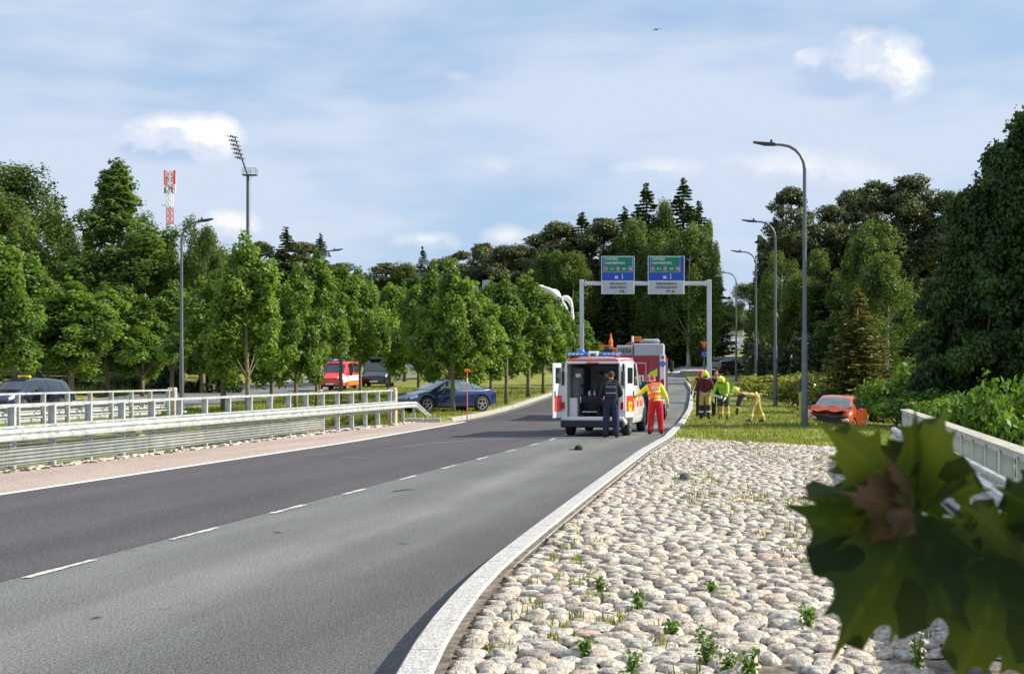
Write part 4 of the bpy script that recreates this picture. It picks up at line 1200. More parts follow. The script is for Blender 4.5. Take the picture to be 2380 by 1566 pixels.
class Loft:
    """car body: stations along y (rear to front), each (y, z_low, z_belt, z_top, w_low, w_belt, w_top)"""
    def __init__(s, st):
        s.st = st; s.P = []
        for (y, zb, zm, zt, wl, wm, wt) in st:
            h = zm - zb
            s.P.append([(0, y, zb), (wl * .80, y, zb), (wl * .97, y, zb + h * .10), (wl * 1.0, y, zb + h * .30), ((wl * .55 + wm * .45) * 1.015, y, zb + h * .62),
                        (wm * 1.0, y, zb + h * .90), (wm * .975, y, zm), ((wm * .4 + wt * .6) * 1.01, y, zm + (zt - zm) * .55), (wt, y, zt - (zt - zm) * .10 - .012), (wt * .86, y, zt - .012), (wt * .5, y, zt + .004), (0, y, zt + .01)])
        s.n = len(s.P[0])
    def pt(s, u, v, side=1):
        i = min(int(u), len(s.P) - 2); j = min(int(v), s.n - 2); a, b = u - i, v - j
        p = [Vector(s.P[i][j]), Vector(s.P[i][j + 1]), Vector(s.P[i + 1][j]), Vector(s.P[i + 1][j + 1])]
        q = (p[0] * (1 - b) + p[1] * b) * (1 - a) + (p[2] * (1 - b) + p[3] * b) * a
        return Vector((q.x * side, q.y, q.z))
    def body(s, name, mats, parent, arches=(), ar=.36, low=None, box=None, thick=None):
        n = s.n; vs, fs, mi = [], [], []
        for row in s.P:
            vs += row + [(-x, y, z) for x, y, z in row[1:-1]][::-1]
        K = 2 * n - 2
        for i in range(len(s.P) - 1):
            for k in range(K):
                k2 = (k + 1) % K
                fs.append((i * K + k, i * K + k2, (i + 1) * K + k2, (i + 1) * K + k))
                mi.append(1 if (k == 0 or k == K - 1) else 0)
        fs.append(tuple(range(K))[::-1]); fs.append(tuple((len(s.P) - 1) * K + k for k in range(K))); mi += [0, 0]
        me = bpy.data.meshes.new(name); me.from_pydata(vs, [], fs)
        for m in mats: me.materials.append(m)
        me.polygons.foreach_set('material_index', mi)
        bm = bmesh.new(); bm.from_mesh(me); bmesh.ops.recalc_face_normals(bm, faces=bm.faces); bm.to_mesh(me); bm.free()
        o = bpy.data.objects.new(name, me); COL.objects.link(o)
        cut = []
        c = MB()
        for y in arches:
            c.cyl((0, y, ar * .93), ar, 3, 24, 'x')
        cuts = [c.mesh('cut', [mats[1]])] if arches else []
        if box:
            cb = MB(); cb.box(box[0], box[1]); cuts.append(cb.mesh('cut', [mats[2]]))
        for cm in cuts:
            co = bpy.data.objects.new('cut', cm); COL.objects.link(co); cut.append(co)
            md = o.modifiers.new('b', 'BOOLEAN'); md.object = co; md.operation = 'DIFFERENCE'; md.solver = 'EXACT'; md.material_mode = 'TRANSFER'
        dg = bpy.context.evaluated_depsgraph_get()
        me2 = bpy.data.meshes.new_from_object(o.evaluated_get(dg))
        for co in cut: bpy.data.objects.remove(co)
        bpy.data.objects.remove(o)
        me2.name = name; me2.shade_smooth(); me2.set_sharp_from_angle(angle=R(32))
        return link(name, me2, parent)
    def patch(s, name, m, parent, u0, u1, v0, v1, sides=(1,), off=.006, nu=4, nv=4, inset=0.0, across=False, shear=0.0):
        """a panel that lies on the body, a few mm proud; across: from -v1 over the middle to +v1"""
        obs = []
        for sd in sides:
            vs, fs = [], []
            vv = [v0 + (v1 - v0) * j / nv for j in range(nv + 1)]
            row = [(v, sd) for v in vv]
            if across: row = [(v, 1) for v in vv] + [(v, -1) for v in vv[::-1][1:]]
            for i in range(nu + 1):
                for j, (v, q) in enumerate(row):
                    u = u0 + (u1 - u0) * i / nu + shear * (v - v0)
                    u = min(max(u, 0), len(s.P) - 1.001)
                    p = s.pt(u, v, q)
                    e = .02; du = s.pt(min(u + e, len(s.P) - 1.001), v, q) - s.pt(max(u - e, 0), v, q); dv = s.pt(u, min(v + e, s.n - 1.001), q) - s.pt(u, max(v - e, 0), q)
                    nn = du.cross(dv) * q
                    if nn.length > 1e-9: nn.normalize()
                    cen = Vector((0, p.y, .8))
                    if nn.dot(p - cen) < 0: nn = -nn
                    vs.append(p + nn * off)
            L = len(row)
            for i in range(nu):
                for j in range(L - 1): fs.append((i * L + j, i * L + j + 1, (i + 1) * L + j + 1, (i + 1) * L + j))
            # thickness
            b = MB(); b.add(vs, fs); me = b.mesh(name, m)
            me.shade_smooth()
            obs.append(link(name, me, parent))
        return obs

def wheel(parent, x, y, r, w=.21, spokes=5, rim=RIM, dark=False):
    sd = 1 if x > 0 else -1
    b = MB(); b.lathe([(r * .62, -w / 2), (r * .9, -w / 2), (r, -w * .36), (r, w * .36), (r * .9, w / 2), (r * .62, w / 2), (r * .58, 0)], (0, 0, 0), 24, 'x')
    t = b.build('wheel', TYRE, parent, smooth=40); t.location = (x, y, r)
    b = MB(); b.lathe([(r * .64, sd * w * .48), (r * .60, sd * w * .30), (r * .56, sd * w * .22), (0.001, sd * w * .20)], (0, 0, 0), 24, 'x')
    b.mi = 1
    b.build('rim_well', [BLACKP if not dark else rim], t)
    b = MB()
    b.lathe([(r * .66, sd * w * .50), (r * .61, sd * w * .51), (r * .57, sd * w * .44)], (0, 0, 0), 24, 'x')
    for k in range(spokes):
        a = 2 * math.pi * k / spokes + .3
        c, s_ = math.cos(a), math.sin(a)
        b.tube([(sd * w * .42, c * r * .08, s_ * r * .08), (sd * w * .46, c * r * .60, s_ * r * .60)], [r * .10, r * .085], 4)
    b.cyl((sd * w * .43, 0, 0), r * .15, .03, 12, 'x')
    b.build('rim', rim, t, smooth=40)
    return t

def seam(L, parent, us, v0=2.2, v1=6.0, sides=(1, -1)):
    for u in us: L.patch('door_seam', BLACKP, parent, u - .012, u + .012, v0, v1, sides, .003, 1, 5)

def sedan(name, label, loc, heading, paint, coupe=True, estate=False, sign=False, wheel_r=.33, glass=GLASS, tilt=(0, 0), scale=1.0):
    t = thing(name, label, 'car', loc, heading)
    t.rotation_euler = (tilt[0], tilt[1], -R(heading)); t.scale = (scale,) * 3
    if estate:
        st = [(-2.36, .42, .80, .86, .72, .74, .60), (-2.28, .30, .88, 1.02, .82, .84, .62), (-2.10, .24, .92, 1.36, .88, .87, .60), (-1.80, .22, .93, 1.44, .90, .885, .62), (-.9, .20, .92, 1.50, .91, .895, .63), (0, .20, .91, 1.50, .91, .895, .63),
              (.55, .20, .90, 1.42, .91, .89, .62), (1.25, .20, .91, .98, .91, .87, .72), (1.9, .22, .82, .86, .90, .84, .66), (2.2, .26, .70, .72, .84, .78, .6), (2.33, .34, .58, .60, .72, .68, .5)]
        side = [(2.15, 3.3), (3.35, 4.45), (4.5, 5.35), (5.4, 6.35)]; ws = (6.15, 6.93); rw = (1.1, 1.95); ws_side = 7.0
    else:
        st = [(-2.22, .42, .78, .82, .72, .72, .60), (-2.15, .30, .90, .94, .82, .82, .68), (-1.92, .24, .96, 1.03, .88, .85, .64), (-1.50, .21, .96, 1.16, .90, .87, .58), (-.95, .20, .94, 1.33, .91, .88, .56), (-.35, .20, .92, 1.40, .91, .88, .58),
              (.20, .20, .91, 1.38, .91, .88, .58), (1.10, .20, .90, .95, .91, .86, .74), (1.75, .22, .80, .84, .90, .83, .66), (2.08, .26, .68, .70, .84, .77, .6), (2.2, .34, .56, .58, .72, .66, .5)]
        side = [(3.05, 3.95), (4.0, 4.95), (5.0, 5.9), (5.95, 6.5)]; ws = (6.12, 6.94); rw = (2.2, 4.0); ws_side = 7.0
    L = Loft(st)
    ax = (-1.38, 1.36)
    L.body('body', [paint, UNDER], t, ax, wheel_r * 1.13)
    L.patch('windscreen', glass, t, ws[0], ws[1], 8.9, 11, across=True, off=.008)
    L.patch('rear_window', glass, t, rw[0], rw[1], 9.0, 11, across=True, off=.008)
    for a, b_ in side:
        L.patch('side_window', glass, t, a, b_, 6.25, 7.85, (1, -1), .008)
    n = len(st) - 1
    L.patch('headlight', LAMPG, t, n - 1.9, n - .7, 4.6, 6.4, (1, -1), .010)
    L.patch('grille', BLACKP, t, n - .98, n - .02, 6.5, 11, across=True, off=.008)
    L.patch('bumper_intake', BLACKP, t, n - .85, n - .05, 1.6, 3.2, (1, -1), .008)
    L.patch('tail_light', REDG, t, .15, 1.3, 4.8, 6.2, (1, -1), .010)
    L.patch('side_skirt', BLACKP, t, 3.6, 7.1 if not estate else 7.3, 1.5, 2.15, (1, -1), .004)
    seam(L, t, (3.2, 4.98, 6.75) if not estate else (3.3, 4.48, 6.5))
    for x in (-.80, .80):
        for y in ax: wheel(t, x, y, wheel_r, .20)
    for x in (-1, 1):
        MB().bbox((x * .99, .62, .98), (.17, .10, .13), .03).build('mirror', paint, t)
        for yy in (.05, -.85): MB().bbox((x * .905, yy, .80), (.02, .17, .025), .005).build('door_handle', CHROME, t)
    zf = st[-1][1]
    MB().bbox((0, st[-1][0] + .02, zf + .08), (.52, .02, .11), .004).build('number_plate', PLATE, t)
    MB().bbox((0, st[0][0] - .02, .60), (.52, .02, .11), .004).build('number_plate', PLATE, t)
    if sign:
        b = MB().bbox((0, .1, 1.56), (.62, .16, .12), .03); s_ = b.build('taxi_sign', mat('taxi_sign_yellow', (.85, .62, .05), .4, var=.05), t)
        text_on('TAXI', .10, BLACKP, (0, .19, 1.56), s_, rot=(R(90), 0, R(180)))
        MB().bbox((0, .1, 1.505), (.5, .12, .03), .01).build('roof_bar', BLACKP, t)
    return t, L

NAVY = mat('navy_paint', (.018, .045, .135), .22, .35, var=.1, coat=1)
TAXIB = mat('taxi_blue', (.016, .030, .065), .22, .3, var=.1, coat=1)
RUSTO = mat('metallic_orange', (.50, .095, .020), .3, .3, var=.12, coat=1)
REDP = mat('rescue_red', (.78, .035, .020), .3, var=.06, coat=.6)
BLKP = mat('black_paint', (.012, .013, .016), .2, .2, var=.1, coat=1)
WINEP = mat('dark_wine_paint', (.10, .06, .065), .12, .6, var=.1, coat=1)

# --- dark blue car on the median grass, nose to the left
p = (at(1032, 63.6), 63.6)
blue_car, _ = sedan('parked_car', 'dark blue coupe-shaped car parked on the grass median behind the end of the near fence', (p[0], p[1], gz(*p) - .04), -124, NAVY, glass=GLASSC, wheel_r=.35, scale=1.0)
# --- taxi on the left carriageway
p = (at(60, 64), 64)
sedan('taxi_car', 'dark blue estate taxi with yellow roof sign on the left carriageway, seen over the fence', (p[0], p[1], rz(p[1]) + .01), 197, TAXIB, estate=True, sign=True)
# --- dark hatchback on the roundabout
p = (at(1696, 133), 133)
far_car, _ = sedan('hatchback_car', 'dark wine-coloured hatchback driving round the roundabout beyond the firefighters', (p[0], p[1], rz(p[1]) + .04), 50, WINEP, estate=True, scale=.9)

# --- wrecked orange car on the slope
p = (at(1944, 57), 57)
wreck = thing('wrecked_car', 'crumpled orange hatchback with torn-open front standing on the grass slope', 'car', (p[0], p[1], gz(*p) - .12), 203)
wreck.rotation_euler = (R(1), R(-2), -R(203))
st = [(-2.05, .42, .85, .92, .74, .74, .58), (-1.98, .30, .95, 1.05, .84, .84, .62), (-1.78, .24, .97, 1.38, .88, .87, .58), (-1.3, .22, .97, 1.49, .90, .88, .60), (-.5, .21, .95, 1.53, .91, .89, .62), (.05, .21, .94, 1.51, .91, .89, .62),
      (.38, .21, .93, 1.42, .91, .89, .62), (1.02, .21, .94, 1.03, .91, .87, .74), (1.35, .24, .88, 1.02, .90, .84, .70), (1.62, .30, .80, .90, .86, .80, .62), (1.78, .38, .66, .70, .78, .72, .5)]
L = Loft(st)
o = L.body('body', [RUSTO, UNDER], wreck, (-1.25, 1.22), .37)
for v in o.data.vertices:                     # the crushed front
    if v.co.y > .95:
        f = (v.co.y - .95) / .8
        v.co.z += f * (.09 * math.sin(v.co.x * 7 + v.co.y * 5) + .06 * math.cos(v.co.x * 13)) ; v.co.y += f * .12 * math.sin(v.co.x * 5 + v.co.z * 6) - f * .10 * (v.co.x < 0)
L.patch('windscreen', GLASSC, wreck, 6.1, 6.93, 8.9, 11, across=True, off=.009)
for a, b_ in ((2.3, 3.35), (3.42, 4.55), (4.62, 6.2)): L.patch('side_window', GLASS, wreck, a, b_, 6.25, 7.85, (1, -1), .009)
L.patch('rear_window', GLASS, wreck, 1.1, 1.95, 9, 11, across=True, off=.009)
seam(L, wreck, (3.38, 4.58, 6.55))
for x in (-.80, .80):
    for y in (-1.25, 1.22): wheel(wreck, x, y, .33, .20)
vs_, fs_ = [], []                             # buckled bonnet, bent up in the middle
nx, ny = 10, 7
for j in range(ny + 1):
    for i in range(nx + 1):
        x = -.76 + 1.52 * i / nx; y = 1.0 + .86 * j / ny
        fold = .15 * math.exp(-((j / ny - .45) / .22) ** 2) * (1 - .4 * abs(x))
        vs_.append((x * (1 - .1 * j / ny), y - .10 * abs(math.sin(x * 4)) * j / ny, 1.05 - .12 * (j / ny) + fold + .035 * math.sin(x * 9 + j)))
k0 = len(vs_)
vs_ += [(x, y, z - .025) for x, y, z in vs_]
for j in range(ny):
    for i in range(nx):
        a = j * (nx + 1) + i; q = (a, a + 1, a + nx + 2, a + nx + 1); fs_.append(q); fs_.append(tuple(k0 + v for v in q[::-1]))
b = MB(); b.add(vs_, fs_); b.build('bonnet', mat('scuffed_orange', (.42, .09, .045), .45, .3, var=.3, vs_=5), wreck, smooth=50)
b = MB()                                      # torn engine bay and dangling parts
b.bbox((0, 1.66, .62), (1.30, .30, .34), .05); b.bbox((-.15, 1.78, .50), (.9, .2, .2), .04)
b.tube([(-.7, 1.8, .74), (-.2, 1.95, .70), (.3, 1.88, .76), (.72, 1.78, .70)], .035, 6)
b.build('engine_bay', BLACKP, wreck)
b = MB(); b.tube([(-.88, 1.55, .42), (-.55, 1.92, .34), (0, 2.02, .27), (.55, 1.95, .36), (.90, 1.60, .44)], [.07, .09, .08, .10, .08], 6)
b.build('bumper', RUSTO, wreck, smooth=60)
b = MB().bbox((.60, 1.80, .66), (.34, .16, .14), .04); b.build('headlight', LAMPG, wreck)
b = MB().bbox((-.62, 1.74, .60), (.28, .14, .12), .04, rz=.4); b.build('headlight', LAMPG, wreck)
b = MB()
for q in range(7): b.tube([(random.uniform(-.8, .8), 1.75, .5), (random.uniform(-.9, .9), 1.95, .3), (random.uniform(-1, 1), 2.1, .12)], .014, 4)
b.build('torn_trim', BLACKP, wreck)
b = MB().bbox((-.3, 2.12, .16), (.6, .22, .04), .01, rz=.3, rx=.3); b.build('broken_bumper_piece', WHITEP, wreck)
for x in (-1, 1): MB().bbox((x * .99, .55, 1.0), (.16, .10, .13), .03).build('mirror', RUSTO, wreck)

# --- vans ----------------------------------------------------------
def van_stations(L2, h, w, hood=1.15, nose=.62):
    zb = .28
    return [(-L2, zb + .04, 1.05, h - .02, w * .97, w * .975, w * .80), (-L2 + .04, zb, 1.05, h, w, w, w * .84), (-L2 + 1.2, zb, 1.05, h + .01, w, w, w * .85), (0.2, zb, 1.04, h, w, w, w * .85), (L2 - 1.95, zb, 1.03, h - .04, w, w, w * .84),
            (L2 - 1.65, zb, 1.02, h - .13, w, w * .99, w * .80), (L2 - .95, zb, 1.01, 1.13, w, w * .97, w * .80), (L2 - .35, zb, .93, .98, w * .97, w * .92, w * .74), (L2 - .08, zb + .04, .78, .82, w * .90, w * .86, w * .64), (L2, zb + .1, .60, .64, w * .78, w * .76, w * .5)]
def front_face(L, t, n, glass=GLASS):
    L.patch('windscreen', glass, t, 5.12, 5.93, 8.7, 11, across=True, off=.010)
    L.patch('headlight', LAMPG, t, n - 2.6, n - 1.1, 4.9, 6.6, (1, -1), .012)
    L.patch('grille', BLACKP, t, n - .98, n - .05, 6.6, 11, across=True, off=.010)
    L.patch('bumper_intake', BLACKP, t, n - .9, n - .05, 1.6, 3.6, (1, -1), .010)
    MB().bbox((0, L.st[-1][0] + .03, .46), (.52, .02, .11), .004).build('number_plate', PLATE, t)

# red rescue car (front towards us) on the left carriageway
p = (at(786, 96), 96)
t = thing('rescue_car', 'red and white emergency van with blue roof lights facing the camera on the left carriageway', 'emergency van', (p[0], p[1], rz(p[1]) + .01), 186)
L = Loft(van_stations(2.45, 1.90, .95)); n = 9
L.body('body', [REDP, UNDER], t, (-1.5, 1.55), .38)
front_face(L, t, n)
for a, b_ in ((1.1, 2.4), (2.5, 3.6), (3.7, 4.7)): L.patch('side_window', GLASS, t, a, b_, 6.3, 8.0, (1, -1), .010)
L.patch('white_side_stripe', WHITEP, t, .2, 5.8, 3.6, 5.9, (1, -1), .006, 8, 3)
L.patch('orange_side_stripe', ORANGE, t, .2, 5.8, 2.4, 3.4, (1, -1), .007, 8, 3)
L.patch('white_bonnet_stripe', WHITEP, t, 6.3, 8.2, 7.0, 9.4, (1, -1), .008, 4, 3)
L.patch('side_checker', WHITEP, t, 6.0, 7.8, 3.4, 5.2, (1, -1), .009, 3, 3)
for x in (-.83, .83):
    for y in (-1.5, 1.55): wheel(t, x, y, .34, .22)
b = MB().bbox((0, .75, 1.97), (1.2, .26, .12), .04); o = b.build('light_bar', BLUEG, t)
MB().bbox((0, .75, 1.975), (.3, .27, .10), .03).build('light_bar_centre', WHITEP, o)
for x in (-1, 1): MB().bbox((x * 1.09, 1.12, 1.12), (.2, .12, .26), .04).build('mirror', BLACKP, t)

# black van behind it
p = (at(879, 103), 103)
t = thing('parked_van', 'black passenger van facing the camera behind the red rescue van', 'van', (p[0], p[1], rz(p[1]) + .01), 182)
L = Loft(van_stations(2.5, 1.92, .97)); L.body('body', [BLKP, UNDER], t, (-1.55, 1.6), .38); front_face(L, t, 9)
for a, b_ in ((1.1, 2.4), (2.5, 3.6), (3.7, 4.7)): L.patch('side_window', GLASS, t, a, b_, 6.3, 8.0, (1, -1), .010)
for x in (-.85, .85):
    for y in (-1.55, 1.6): wheel(t, x, y, .34, .22)
for x in (-1, 1): MB().bbox((x * 1.10, 1.15, 1.12), (.2, .12, .26), .04).build('mirror', BLKP, t)
MB().bbox((0, -.2, 2.03), (1.1, 1.9, .26), .1).build('roof_box', BLKP, t)

# --- the ambulance --------------------------------------------------
AY = 41.2; amb_h = 12.3
# rear lower edge centre at the sight line 1375
cx0 = at(1378, AY); L2 = 2.62
amb = thing('ambulance', 'white and red ambulance van seen from behind, rear doors wide open', 'ambulance',
            (cx0 + math.sin(R(amb_h)) * L2, AY + math.cos(R(amb_h)) * L2, 0), amb_h)
W2 = .90
st = [(-2.62, .30, 1.10, 2.16, W2 * .99, W2 * .985, W2 * .86), (-2.58, .25, 1.10, 2.18, W2, W2, W2 * .88), (-1.4, .24, 1.10, 2.22, W2, W2, W2 * .89), (0, .24, 1.10, 2.22, W2, W2, W2 * .89), (.75, .24, 1.10, 2.16, W2, W2, W2 * .87),
      (1.15, .24, 1.09, 1.92, W2, W2 * .99, W2 * .80), (1.75, .24, 1.06, 1.16, W2, W2 * .97, W2 * .80), (2.3, .36, .96, 1.0, W2 * .97, W2 * .92, W2 * .74), (2.58, .42, .80, .84, W2 * .9, W2 * .86, W2 * .64), (2.66, .5, .62, .66, W2 * .78, W2 * .76, W2 * .5)]
AMBIN = mat('ambulance_interior', (.45, .46, .46), .6, var=.15)
L = Loft(st)
L.body('body', [WHITEP, UNDER, AMBIN], amb, (-1.62, 1.62), .38, box=((0, -1.35, 1.27), (1.46, 3.2, 1.52)))
L.patch('windscreen', GLASS, amb, 5.1, 5.93, 8.7, 11, across=True, off=.010)
FRED = mat('ambulance_red', (.80, .035, .02), .35, var=.06, coat=.4)
# side livery: red roof edge band, red lower checks, yellow label
L.patch('red_roof_band', FRED, amb, .1, 4.7, 8.15, 9.6, (1, -1), .004, 10, 3)
L.patch('red_roof_rear', FRED, amb, .05, .9, 9.6, 11, across=True, off=.005)
for sd in (1, -1):
    L.patch('side_window', GLASS, amb, 1.05, 1.85, 6.5, 7.9, (sd,), .010)
    L.patch('side_window', GLASS, amb, 2.3, 3.3, 6.5, 7.9, (sd,), .010)
    L.patch('cab_window', GLASS, amb, 3.9, 5.2, 6.4, 7.9, (sd,), .010)
    k = 0
    for q in range(12):
        for rr in range(2):
            if (q + rr) % 2 == 0: L.patch('livery_check', ORANGE if rr else FRED, amb, .35 + q * .42, .35 + (q + 1) * .42, 4.05 + rr * .7, 4.75 + rr * .7, (sd,), .006, 2, 1)
    L.patch('livery_line', FRED, amb, .2, 6.2, 5.6, 5.85, (sd,), .006, 10, 1)
    L.patch('sliding_door_seam', BLACKP, amb, 2.08, 2.10, 2.0, 8.2, (sd,), .004, 1, 6)
    L.patch('sliding_door_seam', BLACKP, amb, 3.62, 3.64, 2.0, 8.2, (sd,), .004, 1, 6)
    L.patch('sill', BLACKP, amb, 1.0, 5.6, 1.4, 2.1, (sd,), .006, 8, 1)
for x in (-.80, .80):
    for y in (-1.62, 1.62): wheel(amb, x, y, .345, .23, 6, mat('steel_rim', (.25, .25, .26), .5, .5))
MB().bbox((0, -2.66, .35), (1.80, .16, .20), .04).build('rear_bumper', BLACKP, amb)
MB().bbox((0, -2.63, .50), (1.78, .12, .11), .03).build('bumper_step', WHITEP, amb)
MB().bbox((0, -2.70, .46), (1.76, .012, .03), .004).build('step_trim', mat('step_grey', (.45, .46, .48), .5), amb)
for x in (-1, 1):
    MB().bbox((x * .825, -2.635, 1.03), (.115, .05, .62), .02).build('rear_pillar', WHITEP, amb)
    MB().bbox((x * .835, -2.655, 1.62), (.07, .05, .40), .02).build('rear_pillar_seal', BLACKP, amb)
    MB().bbox((x * .825, -2.665, .86), (.09, .03, .20), .01).build('tail_light', REDG, amb)
MB().bbox((0, -2.64, 2.09), (1.50, .05, .13), .02).build('rear_header', WHITEP, amb)
MB().bbox((0, -2.67, 2.045), (.34, .04, .045), .01).build('brake_light', REDG, amb)
MB().bbox((0, -2.665, 2.125), (1.46, .02, .05), .008).build('header_stripe', FRED, amb)
# raised roof lights at the back
o = MB().bbox((0, -2.42, 2.29), (1.52, .30, .12), .05).build('roof_light_bar', mat('light_bar_blue', (.05, .14, .32), .15, var=.2, coat=1), amb)
for x in (-1, 1):
    MB().bbox((x * .50, -2.575, 2.29), (.48, .03, .075), .015).build('blue_light', BLUEG, o)
    for q in range(4): MB().bbox((x * .50 - .17 + q * .115, -2.595, 2.29), (.085, .012, .045), .006).build('light_cell', LAMPG, o)
MB().bbox((.0, -2.46, 2.30), (.30, .28, .15), .03).build('bar_centre', WHITEP, o)
MB().bbox((.0, -2.61, 2.27), (.14, .04, .06), .02).build('rear_camera', BLACKP, o)
b = MB(); b.lathe([(.12, 2.34), (.12, 2.38), (.07, 2.44), (0.001, 2.47)], (-.42, -2.1, 0), 14); b.build('roof_beacon', BLUEG, amb, smooth=50)
o = MB().bbox((0, 1.0, 2.16), (1.3, .28, .14), .05).build('front_light_bar', BLUEG, amb)
# interior
ig = mat('interior_grey', (.20, .21, .22), .6, var=.2); ib = mat('interior_black', (.02, .02, .022), .7)
MB().bbox((0, 0.12, 1.28), (1.44, .04, 1.45), .01).build('bulkhead', mat('bulkhead_grey', (.62, .63, .63), .6, var=.1), amb)
o = MB().bbox((.05, .09, 1.62), (.40, .03, .30), .03).build('bulkhead_window', GLASS, amb)
MB().bbox((-.60, -1.0, 1.50), (.24, 1.9, .85), .03).build('left_cabinet', ig, amb)
MB().bbox((-.60, -2.15, .80), (.24, .5, .55), .03).build('left_locker', WHITEP, amb)
MB().bbox((.56, -1.2, 1.1), (.30, 1.3, 1.0), .03).build('right_cabinet', ig, amb)
for z in (1.25, 1.55, 1.8): MB().bbox((-.47, -1.6, z), (.02, .5, .22), .01).build('cabinet_door', mat('cabinet_pale', (.5, .52, .52), .5), amb)
MB().bbox((-.50, -2.1, 1.70), (.16, .16, .12), .02).build('monitor', WHITEP, amb)
s_ = thing('stretcher', 'black wheeled stretcher standing inside the open rear of the ambulance', 'stretcher', (amb.location.x - math.sin(R(amb_h)) * 1.35 - .12, amb.location.y - math.cos(R(amb_h)) * 1.35, .53), amb_h)
b = MB().bbox((0, 0, .44), (.54, 1.85, .10), .04); b.build('mattress', ib, s_)
b = MB().bbox((0, -.85, .50), (.56, .06, .22), .03); b.build('foot_board', ib, s_)
for x in (-.29, .29): MB().tube([(x, -.9, .40), (x, -.9, .56), (x, -.2, .60), (x, .3, .56), (x, .3, .40)], .016, 6).build('side_rail', CHROME, s_)
b = MB()
for x in (-.25, .25): b.tube([(x, -.8, .06), (x, .0, .4), (x, .8, .06)], .018, 5)
b.tube([(-.25, -.85, .15), (.25, -.85, .15)], .018, 5); b.build('undercarriage', CHROME, s_)
for x in (-.25, .25):
    for y in (-.82, .82): MB().cyl((x, y, .065), .06, .04, 12, 'x').build('castor', TYRE, s_)
b = MB().bbox((.02, -.45, .56), (.30, .4, .14), .06); b.build('blanket', mat('blanket_green', (.12, .22, .10), .9), s_)
for x in (-.07, .09): MB().ball((x, -.72, .64), (.035, .04, .11), 8, 6).build('white_handle', WHITEP, s_)
# rear doors: left one swung out, right one folded back along the side
def reardoor(x, ang, sd):
    d = thing_part = bpy.data.objects.new('rear_door', None); COL.objects.link(d); d.parent = amb
    d.location = (x, -2.64, 0); d.rotation_euler = (0, 0, ang)
    bb = MB().bbox((sd * .37, 0, 1.28), (.72, .055, 1.52), .02, ); bb.build('door_shell', WHITEP, d)
    MB().bbox((sd * .37, -.034, 1.70), (.46, .012, .44), .01).build('door_window', GLASS, d)
    MB().bbox((sd * .37, .034, 1.70), (.46, .012, .44), .01).build('door_window', GLASS, d)
    MB().bbox((sd * .37, -.034, .92), (.62, .010, .44), .004).build('door_stripe', FRED, d)
    MB().bbox((sd * .37, .034, .98), (.46, .010, .30), .004).build('door_stripe', FRED, d)
    MB().bbox((sd * .66, -.04, 1.18), (.05, .03, .18), .01).build('door_handle', BLACKP, d)
    return d
dl = reardoor(-.89, R(-97), -1)
dl.rotation_euler = (0, 0, R(82))
MB().ball((-.35, .06, 1.35), (.16, .03, .27), 12, 8).build('red_reflector', REDG, dl)
dr = reardoor(.90, R(-84), 1); dr.rotation_euler = (0, 0, R(80))
MB().bbox((.36, -.043, .84), (.30, .008, .26), .003).build('yellow_label', mat('yellow_label', (.9, .72, .02), .5), dr)
text_on('P8', .16, REDG, (.36, -.050, .84), dr)

# --- fire engine in front of the ambulance ---------------------------
FY = 55.0
fx = at(1472, FY)
fire = thing('fire_engine', 'red fire engine with grey roof boxes and ladder parked in front of the ambulance', 'fire engine',
             (fx + math.sin(R(6.8)) * 3.6, FY + math.cos(R(6.8)) * 3.6, 0), 6.8)
FR = mat('fire_red', (.34, .012, .020), .35, var=.1, coat=.4)
FG = mat('roof_box_grey', (.46, .46, .50), .6, var=.1)
MB().bbox((0, -1.2, 1.58), (2.40, 4.8, 1.74), .05).build('equipment_body', FR, fire)
MB().bbox((0, 2.3, 1.60), (2.30, 2.1, 1.95), .15).build('cab', FR, fire)
MB().bbox((0, 3.32, 1.95), (2.0, .10, .80), .05).build('windscreen', GLASS, fire)
MB().bbox((0, -.6, .62), (2.2, 6.6, .30), .05).build('chassis', BLACKP, fire)
for x in (-1, 1):
    for q in range(3): MB().bbox((x * 1.205, -2.7 + q * 1.5, 1.6), (.02, 1.3, 1.4), .01).build('roller_shutter', mat('dark_shutter', (.07, .08, .10), .5, .3), fire)
    MB().bbox((x * 1.155, 2.4, 1.95), (.02, 1.2, .6), .02).build('cab_window', GLASS, fire)
    for y in (-2.1, 2.2): wheel(fire, x * 1.02, y, .50, .30, 8, WHITEP)
    MB().bbox((x * 1.34, 3.2, 2.05), (.16, .12, .46), .03).build('mirror', BLACKP, fire)
    MB().tube([(x * 1.15, 3.15, 2.35), (x * 1.34, 3.2, 2.35), (x * 1.34, 3.2, 1.8)], .02, 5).build('mirror_arm', BLACKP, fire)
yr_ = -3.62
MB().bbox((0, yr_, 1.60), (1.1, .03, 1.35), .01).build('rear_shutter', mat('rear_shutter_red', (.42, .012, .02), .45), fire)
MB().bbox((.10, yr_ - .03, 1.62), (.78, .02, 1.10), .01).build('rear_panel_frame', mat('pinkish_frame', (.62, .35, .38), .5), fire)
MB().bbox((.10, yr_ - .045, 1.62), (.68, .02, 1.0), .01).build('rear_panel', mat('wine_panel', (.36, .008, .03), .4), fire)
MB().bbox((.30, yr_ - .06, 1.52), (.20, .01, .36), .004).build('number_field', WHITEP, fire)
text_on('1', .36, FR, (.30, yr_ - .068, 1.52), fire)
for q, (x, z, m) in enumerate(((.72, 1.72, HIVIS), (.72, 1.20, HIVIS), (-.72, 1.72, HIVIS), (-.72, 1.20, HIVIS))):
    sg = 1 if x > 0 else -1
    MB().prism([(x - .17, z - .22), (x + .17, z - .05 * sg), (x + .17, z + .22), (x - .17, z + .05)], yr_ - .02, yr_ - .035).build('warning_chevron', m, fire)
